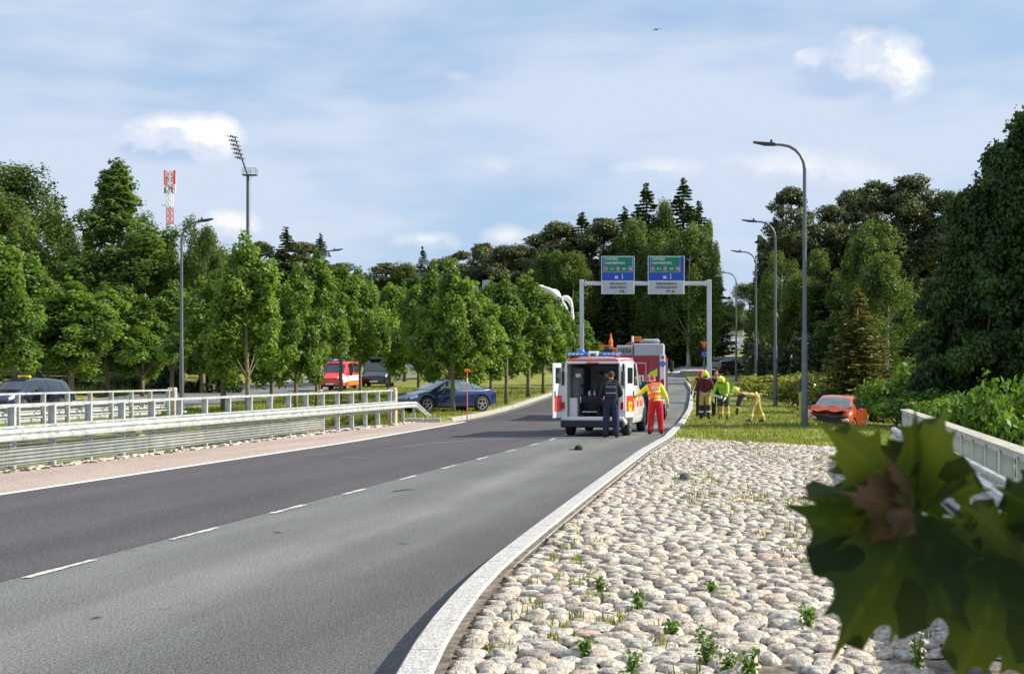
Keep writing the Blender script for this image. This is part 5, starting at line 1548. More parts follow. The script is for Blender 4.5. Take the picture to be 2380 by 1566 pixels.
for x in (-1, 1):
    MB().bbox((x * 1.08, yr_ - .01, 1.60), (.20, .05, 1.75), .02).build('corner_strip', WHITEP, fire)
    MB().cyl((x * 1.08, yr_ - .05, 2.12), .11, .05, 14, 'y').build('blue_light', BLUEG, fire)
    MB().cyl((x * 1.08, yr_ - .05, 2.36), .06, .04, 12, 'y').build('rear_lamp', REDG, fire)
    MB().bbox((x * 1.08, yr_ - .045, 1.45), (.13, .03, .20), .02).build('tail_light', REDG, fire)
MB().bbox((0, yr_ - .02, .70), (2.3, .12, .18), .03).build('rear_bumper', WHITEP, fire)
MB().bbox((.58, -2.7, 2.64), (1.1, 1.9, .46), .03).build('roof_box', FG, fire)
o = MB().bbox((-.32, -3.3, 2.60), (.62, .4, .42), .03).build('roof_sign_box', mat('grey_sign_box', (.40, .42, .42), .6), fire)
text_on('DEE6', .24, BLACKP, (-.32, -3.51, 2.60), o, cx=.9)
b = MB()
for x in (.25, .75): b.tube([(x, -3.4, 2.97), (x, 2.6, 2.97)], .03, 4)
for k in range(16): b.tube([(.25, -3.3 + k * .38, 2.97), (.75, -3.3 + k * .38, 2.97)], .018, 4)
b.build('ladder', mat('ladder_aluminium', (.6, .6, .6), .4, .6), fire)
MB().bbox((.62, -3.1, 2.97), (.7, .7, .16), .06).build('roof_bag', mat('canvas_grey', (.35, .35, .36), .9, var=.4), fire)
b = MB()
for k in range(4): b.bbox((-.55 - 0, -2.1, 2.50 + k * .07), (.62, .8, .055), .02)
b.build('hose_trays', mat('orange_tray', (.75, .22, .08), .7, var=.3), fire)
MB().ball((-1.0, -2.2, 2.62), (.2, .25, .2), 10, 7).build('black_roll', ib, fire)
MB().ball((-.15, -1.9, 2.72), (.26, .35, .26), 12, 8).build('round_drum', mat('drum_dark', (.10, .03, .03), .6, var=.4), fire)
b = MB(); b.cyl((-.10, -1.7, 2.95), .045, .5, 8); b.build('white_beacon_post', WHITEP, fire)
b = MB(); b.lathe([(.005, .0), (.09, .05), (.11, .14), (.075, .20), (.115, .28), (.09, .38), (.045, .50), (.03, .64), (.02, .70), (.001, .71)], (-.92, -2.0, 2.62), 14)
b.v = [(-.92 + (x + .92) * .8, -2.0 + (y + 2.0) * .8, 2.72 + (z - 2.62) * .82) for x, y, z in b.v]
b.build('orange_cone_lamp', ORANGE, fire, smooth=50)
b = MB(); b.prism([(-1.35, 2.72), (-.92, 2.80), (-1.0, 2.86), (-1.4, 2.86)], -2.0, -1.9); b.build('orange_flag', ORANGE, fire)
# ------------------------------------------------------------------ street furniture and structures
POLE = mat('lamp_pole', (.13, .15, .17), .45, .4, var=.15, vs_=3)
DARKM = mat('dark_metal', (.05, .055, .065), .5, .4, var=.1)
def lamp(label, X, Y, H, arm=-1, al=1.55, g=None, dark=False, group='street lamps along the road'):
    g = gz(X, Y) if g is None else g
    t = thing('street_lamp', label, 'street lamp', (X, Y, g), 11.15, group)
    m = POLE
    MB().tube([(0, 0, -.1), (0, 0, H * .33), (0, 0, H * .34), (0, 0, H - .9)], [.105, .09, .07, .055], 12).build('pole', m, t, smooth=40)
    pts = [(0, 0, H - .9)] + [(arm * .75 * (1 - math.cos(a)), 0, H - .9 + .78 * math.sin(a)) for a in (.3, .6, .9, 1.2, 1.5)] + [(arm * al * .62, 0, H - .10)]
    MB().tube(pts, [.055, .052, .05, .048, .045, .042, .04], 8).build('arm', m, t, smooth=60)
    x0, x1 = arm * al * .58, arm * al * 1.02
    MB().prism([(x0, H - .14), (x0, H - .06), ((x0 + x1) / 2, H - .03), (x1, H + .005), (x1, H - .03), ((x0 + x1) / 2, H - .12)], -.13, .13).build('lamp_head', DARKM, t)
    MB().cyl((x0 + arm * .12, 0, H + .0), .04, .10, 10).build('sensor', DARKM, t)
    MB().bbox((0, 0, .02), (.36, .36, .12), .03).build('base_plate', CONC, t)
    return t
for lab, px, Y, H in (('nearest and tallest street lamp, in front of the wrecked orange car', 1870, 46, 9.0), ('second street lamp from the right, base on the open grass', 1802, 70.3, 9.0),
                      ('third street lamp from the right, beside the yellow bushes', 1757, 94.7, 9.0), ('fourth street lamp from the right, just right of the gantry post', 1711, 119, 9.0)):
    lamp(lab, at(px, Y), Y, H, g={46: .0, 70.3: .10, 94.7: .67, 119: 1.0}[Y])
lamp('lone street lamp on the left with its arm pointing right', at(422, 62), 62, 8.1, 1, 1.35)
lamp('thin street lamp pole rising behind the left road sign', at(1451, 150), 150, 8.0)
lamp('thin street lamp pole rising behind the right road sign', at(1583, 152), 152, 8.0)
lamp('small lamp whose head shows above the trees left of centre', at(742, 93), 93, 8.9, 1, 1.5)
lamp('small distant lamp head above the trees nearer the centre', at(852, 115), 115, 8.8, 1, 1.5)

# --- sign gantry
GY = 90.0
GP = mat('gantry_steel', (.62, .66, .68), .4, .3, var=.08)
xl, xr = at(1352, GY), at(1648, GY); gb = .45; ztop = zat(652, GY)
gan = thing('sign_gantry', 'grey steel portal spanning the road and carrying two direction signs', 'sign gantry', ((xl + xr) / 2, GY, 0), 0)
hw = (xr - xl) / 2
for x in (-hw, hw):
    MB().bbox((x, 0, (gb + ztop + .05) / 2), (.26, .26, ztop + .05 - gb), .02).build('post', GP, gan)
    MB().bbox((x, 0, gb), (.55, .55, .3), .03).build('foot', CONC, gan)
MB().bbox((0, 0, ztop - .18), (2 * hw - .26, .24, .24), .02).build('beam', GP, gan)
for x in (-hw + .25, hw - .25): MB().bbox((x, 0, ztop - .18), (.06, .34, .34), .01).build('beam_flange', GP, gan)
SBLUE = mat('sign_blue', (.012, .085, .48), .4, var=.04)
SGREEN = mat('sign_green', (.008, .21, .14), .4, var=.04)
SWHITE = mat('sign_white', (.78, .80, .82), .4, var=.03)
SRED = mat('sign_red', (.55, .06, .03), .4, var=.04)
SGREY = mat('sign_grey', (.55, .57, .60), .4, var=.03)
SBLACK = mat('sign_black', (.02, .02, .022), .5)
def sign(label, p0, p1, lines, dest, arrow_x, cross):
    x0, x1 = at(p0, GY), at(p1, GY); w = x1 - x0; xc = (x0 + x1) / 2
    zt, zm, zb = zat(596, GY), zat(653.5, GY), zat(684, GY)
    t = thing('direction_sign', label, 'road sign', (xc, GY - .22, 0))
    def pl(name, cx, cz, sx, sz, m, d=0.0): return MB().bbox((cx, -d, cz), (sx, .012 if d else .04, sz), .003).build(name, m, t)
    pl('sign_back', 0, (zt + zb) / 2, w, zt - zb, SWHITE)
    pl('blue_field', 0, (zt + zm) / 2, w - .08, zt - zm - .05, SBLUE, .03)
    gw = w * (.86 if cross is False else .80); gx = 0 if cross is False else -.03 * w
    gh = (zt - zm) * .60; gc = zt - .06 - gh / 2
    pl('green_field_edge', gx, gc, gw + .05, gh + .05, mat('sign_green_edge', (.35, .62, .62), .4), .038)
    pl('green_field', gx, gc, gw, gh, SGREEN, .044)
    LT = mat('sign_lettering', (.72, .90, .86), .5)
    for k, (s_, sz) in enumerate((('TAMPERE', .21), ('TAMMERFORS', .21))):
        me = text_mesh(s_, sz, LT, align='LEFT', cx=.92); o = link('lettering', me, t); o.location = (gx - gw * .46, -.054, gc + gh * (.36 - .27 * k)); o.rotation_euler = (R(90), 0, 0)
    for k, s_ in enumerate(('3', 'E12', '8', 'E8', '18')):
        cx = gx - gw * .42 + k * gw * .21
        if k % 2 == 0:
            pl('route_box', cx, gc - gh * .30, .20 if k < 4 else .24, .24, SWHITE, .050); pl('route_box', cx, gc - gh * .30, .18 if k < 4 else .22, .22, SRED, .056)
        text_on(s_, .19 if len(s_) < 3 else .16, LT if k % 2 else SWHITE, (cx, -.066, gc - gh * .30), t)
    zb_ = zm + (zt - zm) * .17
    b = MB(); b.bbox((-.09, -.045, zb_), (.17, .01, .14), .02); b.bbox((-.09, -.045, zb_ - .09), (.24, .01, .05), .01); b.build('vehicle_symbol', SWHITE, t)
    MB().bbox((-.09, -.054, zb_ + .02), (.10, .006, .05), .002).build('symbol_window', SBLUE, t)
    b = MB(); b.tube([(.22, -.045, zb_ - .16), (.31, -.045, zb_ - .04), (.24, -.045, zb_ + .05), (.28, -.045, zb_ + .15)], [.03, .03, .03, .045], 4); b.build('road_symbol', SWHITE, t)
    pl('grey_field', 0, (zm + zb) / 2, w - .16, zm - zb - .10, SGREY, .03)
    for k, (s_, cxx) in enumerate(dest):
        me = text_mesh(s_, .205, SBLACK, cx=cxx); o = link('lettering', me, t); o.location = (0, -.044, zm - .17 - .225 * k); o.rotation_euler = (R(90), 0, 0)
    za = zb + .16
    b = MB(); b.tube([(arrow_x - .13, -.045, za - .03), (arrow_x - .02, -.045, za + .05), (arrow_x + .12, -.045, za + .04)], [.03, .035, .04], 4)
    if cross is False: b.tube([(arrow_x + .12, -.045, za + .04), (arrow_x + .16, -.045, za - .03), (arrow_x + .08, -.045, za - .08)], [.035, .03, .025], 4)
    b.build('arrow', SBLACK, t)
    if cross:
        b = MB(); b.bbox((.42, -.045, za), (.20, .012, .07), .004); b.bbox((.42, -.047, za), (.07, .012, .20), .004); b.build('red_cross', mat('sign_cross_red', (.6, .02, .03), .4), t)
    for x in (-w * .3, w * .3): MB().bbox((x, .12, (zt + zb) / 2), (.08, .08, (zt - zb) * .9), .01).build('bracket', GP, t)
    return t
sign('left overhead direction sign, TAMPERE on green over HIETALAHTI on grey', 1397, 1474, None, (('HIETALAHTI', .92), ('SANDVIKEN', .92)), .22, False)
sign('right overhead direction sign, TAMPERE on green over KESKUSSAIRAALA with red cross', 1505, 1590, None, (('KESKUSSAIRAALA', .78), ('CENTRALSJUKHUS', .78)), .12, True)

# --- yield and roundabout signs
Y = 128; X = at(1637, Y); g = gz(X, Y)
t = thing('traffic_sign', 'orange yield triangle above a round blue sign beside the right gantry post', 'traffic sign', (X, Y, g))
MB().cyl((0, 0, 1.7), .035, 3.4, 8).build('post', POLE, t)
za = zat(802, Y) - g
MB().prism([(-.42, za + .36), (.42, za + .36), (0, za - .40)], -.06, -.04).build('yield_triangle', mat('yield_red', (.72, .10, .03), .4), t)
MB().prism([(-.22, za + .24), (.22, za + .24), (0, za - .16)], -.075, -.062).build('yield_centre', mat('yield_yellow', (.85, .35, .08), .4), t)
zb2 = zat(823, Y) - g
MB().cyl((0, -.05, zb2), .30, .02, 20, 'y').build('blue_disc', SBLUE, t)
for a in (0, 2.1, 4.2): MB().tube([(.15 * math.cos(a), -.07, zb2 + .15 * math.sin(a)), (.17 * math.cos(a + .8), -.07, zb2 + .17 * math.sin(a + .8)), (.13 * math.cos(a + 1.4), -.07, zb2 + .13 * math.sin(a + 1.4))], [.03, .035, .045], 4).build('white_arrow', SWHITE, t)
# orange temporary board on two legs, behind the truck
Y = 100; X = at(1479, Y); g = rz(Y)
t = thing('warning_board', 'small orange board on two thin legs standing behind the truck', 'sign', (X, Y, g))
zt = zat(788, Y) - g
MB().bbox((0, 0, zt), (.66, .04, .34), .03).build('board', ORANGE, t)
for x in (-.22, .22): MB().cyl((x, 0, zt / 2 - .08), .025, zt - .16, 8).build('leg', POLE, t)
# red and white snow stake by the blue car
Y = 55.0; X = at(1086, Y)
t = thing('marker_stake', 'thin pinkish red marker stake standing on the kerb in front of the dark blue car', 'stake', (X, Y, .05))
MB().cyl((0, 0, .92), .022, 1.84, 8).build('rod', mat('stake_pink', (.80, .12, .14), .6, var=.1), t)
MB().cyl((0, 0, 1.45), .03, .18, 8).build('reflector', mat('stake_white', (.8, .75, .72), .6), t)
MB().bbox((0, 0, 1.82), (.22, .05, .10), .02).build('stake_head', ORANGE, t)

# --- floodlight mast and radio mast beyond the trees
Y = 260; X = at(576, Y); 
g = gz(X, Y); pp = Y / F
t = thing('floodlight_mast', 'tall stadium floodlight mast with leaning lamp rack and service platform', 'floodlight mast', (X, Y, g), 0)
zt = zat(408, Y) - g
DK = mat('mast_dark', (.09, .11, .14), .6, .3)
MB().tube([(0, 0, 0), (0, 0, zt)], [.34, .26], 12).build('mast', DK, t)
MB().cyl((.55, .1, zt / 2), .06, zt, 6).build('cable_riser', mat('mast_light', (.5, .55, .6), .6), t)
pl_ = MB(); pl_.bbox((.35, 0, zt + .05), (2.5, 1.6, .16), .03); pl_.build('platform', DK, t)
b = MB()
for x in (-.85, .35, 1.55):
    for y_ in (-.75, .75): b.tube([(x, y_, zt), (x, y_, zt + 1.2)], .045, 4)
for y_ in (-.75, .75):
    for z_ in (.65, 1.2): b.tube([(-.85, y_, zt + z_), (1.55, y_, zt + z_)], .04, 4)
b.build('platform_railing', DK, t)
hx, hz = at(545, Y) - X, zat(318, Y) - g
MB().tube([(0, 0, zt), (hx, 0, hz)], [.20, .13], 8).build('leaning_head_post', DK, t)
for q in range(6):
    f = .45 + .55 * q / 5; cx, cz = hx * f, zt + (hz - zt) * f
    b = MB(); b.tube([(cx - .8, -.3, cz + .25), (cx + .55, .3, cz - .15)], .07, 4); b.build('crossbar', DK, t)
    for k in range(4):
        x = cx - .85 + k * .42; z = cz + .22 - k * .10
        bb = MB(); bb.tube([(x, -.35, z), (x - .22, -.65, z - .22)], [.11, .20], 8); bb.build('floodlight', DK if k else mat('flood_glass', (.7, .72, .7), .3), t)
Y = 230; X = at(395, Y); g = gz(X, Y); t = thing('radio_mast', 'red and white lattice radio mast with antenna panels beyond the tall left trees', 'radio mast', (X, Y, g), 20)
MR = mat('mast_red', (.52, .10, .07), .6, var=.1); MW = mat('mast_white', (.75, .76, .76), .6, var=.05)
zt = zat(398, Y) - g; seg = (zt) / 9
for k in range(9):
    z0, z1 = k * seg, (k + 1) * seg; w0 = .95 - .03 * k; b = MB()
    for (sx_, sy_) in ((1, 1), (-1, 1), (1, -1), (-1, -1)):
        b.tube([(sx_ * w0 / 2, sy_ * w0 / 2, z0), (sx_ * (w0 - .03) / 2, sy_ * (w0 - .03) / 2, z1)], .06, 4)
        for q in range(3):
            za, zb3 = z0 + (z1 - z0) * q / 3, z0 + (z1 - z0) * (q + 1) / 3
            b.tube([(sx_ * w0 / 2, sy_ * w0 / 2, za), (-sx_ * w0 / 2, sy_ * w0 / 2, zb3)], .03, 4)
            b.tube([(sx_ * w0 / 2, sy_ * w0 / 2, za), (sx_ * w0 / 2, -sy_ * w0 / 2, zb3)], .03, 4)
    b.build('lattice_section', MR if k in (0, 2, 4, 6, 8) and k != 7 or k == 5 and False else MW, t)
for a in range(6):
    aa = a * math.pi / 3
    MB().bbox((.85 * math.cos(aa), .85 * math.sin(aa), zt - 1.0 - (a % 2) * .3), (.30, .22, 2.2), .03, rz=aa).build('antenna_panel', MW if a % 2 else MR, t)
    MB().bbox((.75 * math.cos(aa + .4), .75 * math.sin(aa + .4), zt - 3.0), (.26, .2, .9), .03, rz=aa).build('radio_unit', DK if a % 2 else MW, t)
    MB().tube([(0, 0, zt - 1.0), (.85 * math.cos(aa), .85 * math.sin(aa), zt - 1.0)], .04, 4).build('bracket', DK, t)
MB().tube([(-.4, 0, zt - 5.3), (-1.4, -.2, zt - 5.3)], .05, 5).build('side_arm', DK, t)

# --- white arched sculpture on the roundabout, and a small grey gantry beside it
Y = 140; X = at(1285, Y); g = gz(X, Y)
t = thing('sculpture', 'large white bent-strip sculpture rising above the maples left of the sign gantry', 'sculpture', (X, Y, g))
SW = mat('sculpture_white', (.82, .83, .84), .35, var=.04)
def arc(px0, py0, px1, py1, px2, py2, r, y_):
    P = [(at(px, Y) - X, y_, zat(py, Y) - g) for px, py in ((px0, py0), (px1, py1), (px2, py2))]; pts = []
    for i in range(15):
        f = i / 14; q = [(1 - f) ** 2 * P[0][k] + 2 * f * (1 - f) * P[1][k] + f * f * P[2][k] for k in range(3)]; pts.append(q)
    MB().tube(pts, [r * (.6 + .8 * math.sin(math.pi * (i / 14))) for i in range(15)], 8).build('white_strip', SW, t, smooth=60)
for a in ((1232, 676, 1262, 655, 1282, 700, .16, 0), (1240, 672, 1275, 650, 1270, 720, .20, .3), (1268, 690, 1300, 655, 1302, 730, .26, .0), (1258, 668, 1290, 672, 1318, 720, .18, -.3),
          (1300, 698, 1322, 680, 1330, 715, .20, .2), (1250, 690, 1262, 740, 1262, 790, .22, .1), (1302, 720, 1310, 760, 1305, 800, .22, -.1), (1330, 712, 1332, 760, 1325, 800, .16, .1)): arc(*a)
Y = 132; X = at(1125, Y); g = gz(X, Y)
t = thing('sign_gantry', 'small distant grey sign frame showing between the maple tops left of the sculpture', 'sign gantry', (X, Y, g))
zb_ = zat(692, Y) - g
MB().bbox((.1, 0, zb_ / 2 - .3), (.22, .2, zb_ - .3), .02).build('post', GP, t)
MB().bbox((0, 0, zb_), (2.0, .2, .16), .02).build('beam', GP, t)
for x, h in ((-.8, .8), (-.1, 1.25), (.22, 1.3)):
    for k in range(3): MB().bbox((x + k * .12, 0, zb_ + .5 + h / 2 - .2), (.07, .08, h), .01).build('slat', GP, t)
    MB().bbox((x + .12, .06, zb_ + h / 2 + .2), (.34, .04, h), .01).build('sign_panel', mat('sign_rear_grey', (.34, .38, .42), .5), t)

# --- roundabout surroundings
STRIP = mat('pale_stone_strip', (.48, .45, .42), .85, var=.4, vs_=3, col2=(.60, .57, .52), bump=1, bs=12, detail=8)
def patchgrid(name, corners, m, nx=12, ny=4, dz=.03, kind='structure'):
    """a sheet draped on the ground between four corners"""
    a, b_, c, d_ = [Vector((p[0], p[1])) for p in corners]; vs, fs = [], []
    for j in range(ny + 1):
        for i in range(nx + 1):
            u, v = i / nx, j / ny; q = a.lerp(b_, u).lerp(d_.lerp(c, u), v); vs.append((q.x, q.y, gz(q.x, q.y) + dz))
    for j in range(ny):
        for i in range(nx): k = j * (nx + 1) + i; fs.append((k, k + 1, k + nx + 2, k + nx + 1))
    me = bpy.data.meshes.new(name); me.from_pydata(vs, [], fs); me.materials.append(m)
    o = link(name, me); o['kind'] = kind; return o
patchgrid('island_paving', [(at(1500, 138), 138), (at(1700, 138), 138), (at(1720, 146), 146), (at(1560, 148), 148)], STRIP, 14, 6, .10)
isl = thing('island_kerb', None, None); isl['kind'] = 'structure'
for k in range(16):
    px = 1515 + k * 12; X = at(px, 137.6); MB().bbox((X, 137.6, gz(X, 137.6) + .08), (.46, .25, .24), .03).build('kerb_stone', KG, isl)
patchgrid('upper_road', [(at(1640, 188), 188), (at(1735, 188), 188), (at(1722, 262), 262), (at(1655, 262), 262)], A_left, 4, 24, .12)
patchgrid('upper_road_line', [(at(1658, 222), 222), (at(1716, 222), 222), (at(1716, 224), 224), (at(1658, 224), 224)], PAINT, 2, 2, .15)
patchgrid('crossing_path', [(at(1610, 173), 173), (at(1960, 160), 160), (at(1960, 162.5), 162.5), (at(1610, 176), 176)], mat('path_gravel', (.34, .34, .35), .9), 20, 2, .06)
WRAIL = mat('white_rail', (.70, .74, .78), .4, .2, var=.1)
pts = [(at(1648, 184), 184), (at(1712, 178), 178), (at(1806, 170), 170), (at(1940, 160), 160)]
t = thing('railing', 'white pedestrian railing running down the slope behind the right street lamps', 'railing')
for (xa, ya), (xb, yb) in zip(pts[:-1], pts[1:]):
    n = max(2, int(math.hypot(xb - xa, yb - ya) / 1.6))
    for i in range(n):
        x0, y0 = xa + (xb - xa) * i / n, ya + (yb - ya) * i / n; x1, y1 = xa + (xb - xa) * (i + 1) / n, ya + (yb - ya) * (i + 1) / n
        g0, g1 = gz(x0, y0) + .3, gz(x1, y1) + .3
        MB().tube([(x0, y0, g0 + 1.0), (x1, y1, g1 + 1.0)], .05, 4).tube([(x0, y0, g0 + .45), (x1, y1, g1 + .45)], .035, 4).build('rail', WRAIL, t)
        MB().tube([(x0, y0, g0 - .4), (x0, y0, g0 + 1.0)], .045, 5).build('post', WRAIL, t)
for px0, px1, Y0, lab in ((1598, 1660, 152, 'low guard rail on the far side of the roundabout, left of the gantry post'), (1662, 1770, 152, 'low guard rail behind the dark hatchback'), (1775, 1945, 148, 'low guard rail above the yellow bushes')):
    t = simple_rail('guard_rail', lab, [(at(px0, Y0), Y0), (at(px1, Y0), Y0)], .75, GALV, 2.2, .22)
for lab, p0, p1, Y0 in (('pale guard rail beyond the bend of the left carriageway', 905, 1060, 136), ('pale guard rail glimpsed under the maples near the ambulance', 1120, 1290, 134)):
    simple_rail('guard_rail', lab, [(at(p0, Y0), Y0), (at(p1, Y0), Y0)], 1.0, WRAIL, 2.4, .5)

# --- pale house at the end of the upper road
Y = 285; X = at(1692, Y); g = gz(X, Y)
t = thing('house', 'pale yellow house glimpsed between the trees at the end of the upper road', 'house', (X, Y, g))
HW = mat('house_yellow', (.66, .56, .38), .8, var=.1); HT = mat('house_trim', (.80, .78, .72), .7)
zt = zat(728, Y) - g
MB().bbox((0, 0, zt / 2), (5.2, 5, zt), .05).build('wall', HW, t)
MB().prism([(-3.0, zt), (3.0, zt), (0, zt + 1.6)], -2.9, 2.9).build('roof', mat('house_roof', (.20, .16, .14), .8, var=.2), t)
for x in (-1.7, 0, 1.7):
    o = MB().bbox((x, -2.53, zt * .55), (.95, .08, 1.7), .02).build('window', GLASS, t)
    for dx in (-.52, .52): MB().bbox((x + dx, -2.56, zt * .55), (.10, .08, 1.9), .01).build('frame', HT, o)
for x in (-2.5, 2.5): MB().bbox((x, -2.56, zt / 2), (.22, .1, zt), .01).build('corner_board', HT, t)
MB().bbox((-.85, -2.58, 1.0), (.8, .06, 2.0), .02).build('door', mat('door_brown', (.2, .1, .05), .6), t)

# --- lost things on the ground
CAPB = mat('cap_black', (.018, .018, .02), .85, var=.2)
def cap(lab, px, py, z, s=1.0, m=CAPB):
    Y = (EYE - z) * F / (py - HY); X = at(px, Y)
    t = thing('cap', lab, 'cap', (X, Y, z), 0); t.scale = (s,) * 3
    b = MB(); b.lathe([(.100, 0), (.104, .03), (.092, .075), (.055, .108), (.001, .118)], (.03, 0, 0), 16); b.build('crown', m, t, smooth=60)
    b = MB(); b.prism([(-.05, -.085), (-.16, -.055), (-.20, 0), (-.16, .055), (-.05, .085)], .008, .020, 'z'); b.build('peak', m, t)
    MB().ball((.03, 0, .118), .010, 6, 4).build('button', m, t)
cap('black peaked cap lying on the grey lane behind the ambulance', 1342, 1045, .006, .95)
cap('dark grey cap lying on the cobbles halfway to the grass', 1588, 1113, .13, .85, mat('cap_grey', (.10, .10, .11), .85, var=.3))
t = thing('bird', 'tiny dark bird high in the middle of the sky', 'bird', (at(1525, 90), 90, zat(69, 90)), 40)
b = MB(); b.ball((0, 0, 0), (.05, .15, .045), 8, 6); b.build('body', CAPB, t)
for s_ in (-1, 1): MB().prism([(0, -.05), (s_ * .16, -.02), (s_ * .34, .06), (s_ * .15, .06), (0, .05)], -.006, .006, 'z').build('wing', CAPB, t)

# --- the blurred maple twig in the foreground, part of the tree beside the camera
L_FG = leafmat('foreground_leaf', (.028, .056, .010), (.150, .180, .026), .46, (2.0, 1.9, .5), .6)
L_RED = leafmat('young_red_leaf', (.050, .055, .014), (.26, .12, .06), .35, (1.3, 1.0, .6))
HALF = [(.03, 0), (.14, -.08), (.42, -.16), (.36, -.03), (.56, .01), (.38, .09), (.25, .15), (.42, .21), (.60, .17), (.66, .28), (.92, .44), (.64, .44), (.58, .58), (.46, .44), (.29, .37), (.17, .38), (.22, .58), (.42, .72), (.24, .74), (.22, .92), (.12, .86), (0, 1.16)]
def leaf_mesh(seed, m, curl=.18):
    r = np.random.default_rng(seed)
    out = [(x, y) for x, y in HALF] + [(-x, y) for x, y in HALF[-2::-1]]
    out = [(x * r.uniform(.95, 1.06), y + r.uniform(-.015, .015)) for x, y in out]
    o2 = []
    for k, (x, y) in enumerate(out):                     # concave arcs between the teeth
        o2.append((x, y)); x2, y2 = out[(k + 1) % len(out)]; L_ = math.hypot(x2 - x, y2 - y)
        if L_ > .09:
            for f in ((.33, .66) if L_ > .16 else (.5,)):
                mx, my = x + (x2 - x) * f, y + (y2 - y) * f; q = 1 - .055 * (L_ / .2) ; o2.append((mx * q, .15 + (my - .15) * q))
    out = o2
    bm = bmesh.new(); vs = [bm.verts.new((x, y, 0)) for x, y in out]; bm.faces.new(vs)
    bmesh.ops.triangulate(bm, faces=bm.faces[:]); 
    for _ in range(3): bmesh.ops.subdivide_edges(bm, edges=bm.edges[:], cuts=1, use_grid_fill=False); bmesh.ops.triangulate(bm, faces=bm.faces[:])
    ph = r.uniform(0, 6)
    for v in bm.verts:
        x, y = v.co.x, v.co.y; a = math.atan2(x, y + .02); rr = math.hypot(x, y)
        v.co.z = -.045 * abs(math.sin(a * 2.6)) * rr * 2 - curl * rr * rr + .05 * math.sin(x * 6 + ph) * rr + .04 * math.sin(y * 5 + ph)
    me = bpy.data.meshes.new('leaf'); bm.to_mesh(me); bm.free()
    at_ = me.attributes.new('tint', 'FLOAT', 'POINT')
    n = len(me.vertices); tv = [min(1, max(0, .30 + .35 * math.sin(v.co.x * 3 + ph) * math.cos(v.co.y * 4) + .25 * (v.co.y - .4) + .35 * max(0, 1 - min(abs(math.atan2(v.co.x, v.co.y + .02) - q) for q in (0, .95, -.95, 1.75, -1.75)) * math.hypot(v.co.x, v.co.y) / .03))) for v in me.vertices]
    at_.data.foreach_set('value', tv); me.materials.append(m); me.shade_smooth()
    return me
def pix(px, py, Y): return Vector((at(px, Y), Y, zat(py, Y)))
inv = near_tree.location
def leaf(base, tip, Y0, Y1, roll, seed, m=L_FG, wid=1.0, curl=.18):
    """leaf from its stalk point to its tip, both given as sight lines with distances"""
    A, T = pix(*base, Y0), pix(*tip, Y1)
    d = T - A; L_ = d.length / 1.12; yax = d.normalized()
    zax = Vector((0, -1, 0)); zax = (zax - yax * zax.dot(yax)).normalized(); xax = yax.cross(zax)
    q = Matrix((xax, yax, zax)).transposed() @ Matrix.Rotation(roll, 3, 'Y')
    o = link('leaf', leaf_mesh(seed, m, curl), near_tree)
    o.matrix_local = Matrix.Translation(A - inv) @ q.to_4x4() @ Matrix.Diagonal((L_ * wid, L_, L_, 1))
    return o
leaf((2122, 1185), (1940, 990), 1.34, 1.25, .25, 1, wid=.62, curl=.05)
leaf((2125, 1175), (2190, 955), 1.35, 1.30, -.5, 9, wid=.75, curl=.1)
leaf((2085, 1160), (1868, 1146), 1.30, 1.24, .5, 8, wid=.60, curl=.15)
leaf((2125, 1190), (1965, 1530), 1.33, 1.27, -.12, 2, wid=.86, curl=.12)
leaf((2150, 1210), (2070, 1500), 1.36, 1.36, .25, 12, wid=.9)
leaf((2200, 1215), (2320, 1420), 1.42, 1.44, .3, 3, wid=.85)
leaf((2420, 1320), (2262, 1165), 1.38, 1.34, .4, 4, wid=.75)
leaf((2500, 1235), (2335, 1135), 1.40, 1.34, .1, 5, wid=.7)
leaf((2330, 1290), (2270, 1590), 1.36, 1.30, -.2, 6, wid=1.05)
leaf((2400, 1330), (2400, 1620), 1.40, 1.36, .2, 7, wid=1.1)
leaf((2330, 1280), (2230, 1420), 1.43, 1.44, .6, 10, wid=.9)
leaf((2120, 1190), (1998, 1140), 1.27, 1.23, .3, 21, L_RED, .7, .3)
leaf((2120, 1185), (2108, 1055), 1.27, 1.25, .9, 22, L_RED, .5, .3)
leaf((2110, 1190), (2085, 1235), 1.26, 1.24, .2, 23, L_RED, .8, .3)
leaf((2130, 1185), (2280, 1142), 1.30, 1.30, 1.0, 24, L_FG, .45, .2)
def stalk(pts, r):
    MB().tube([pix(*p[:2], p[2]) - inv for p in pts], r, 6).build('twig', mat('twig_brown', (.030, .022, .014), .8), near_tree, smooth=60)
stalk([(2520, 1330, 1.45), (2420, 1310, 1.42), (2330, 1298, 1.40), (2240, 1262, 1.38), (2170, 1220, 1.36), (2120, 1185, 1.33)], [.006, .005, .0042, .0036, .0028, .002])
stalk([(2330, 1298, 1.40), (2290, 1245, 1.39), (2200, 1170, 1.42)], [.003, .002, .0015])
stalk([(2330, 1298, 1.40), (2350, 1330, 1.38), (2340, 1400, 1.36)], [.003, .002, .0015])
stalk([(2520, 1330, 1.45), (2900, 1350, 1.7), (4000, 1200, 2.6), (6500, 900, 3.6)], [.006, .009, .02, .04])
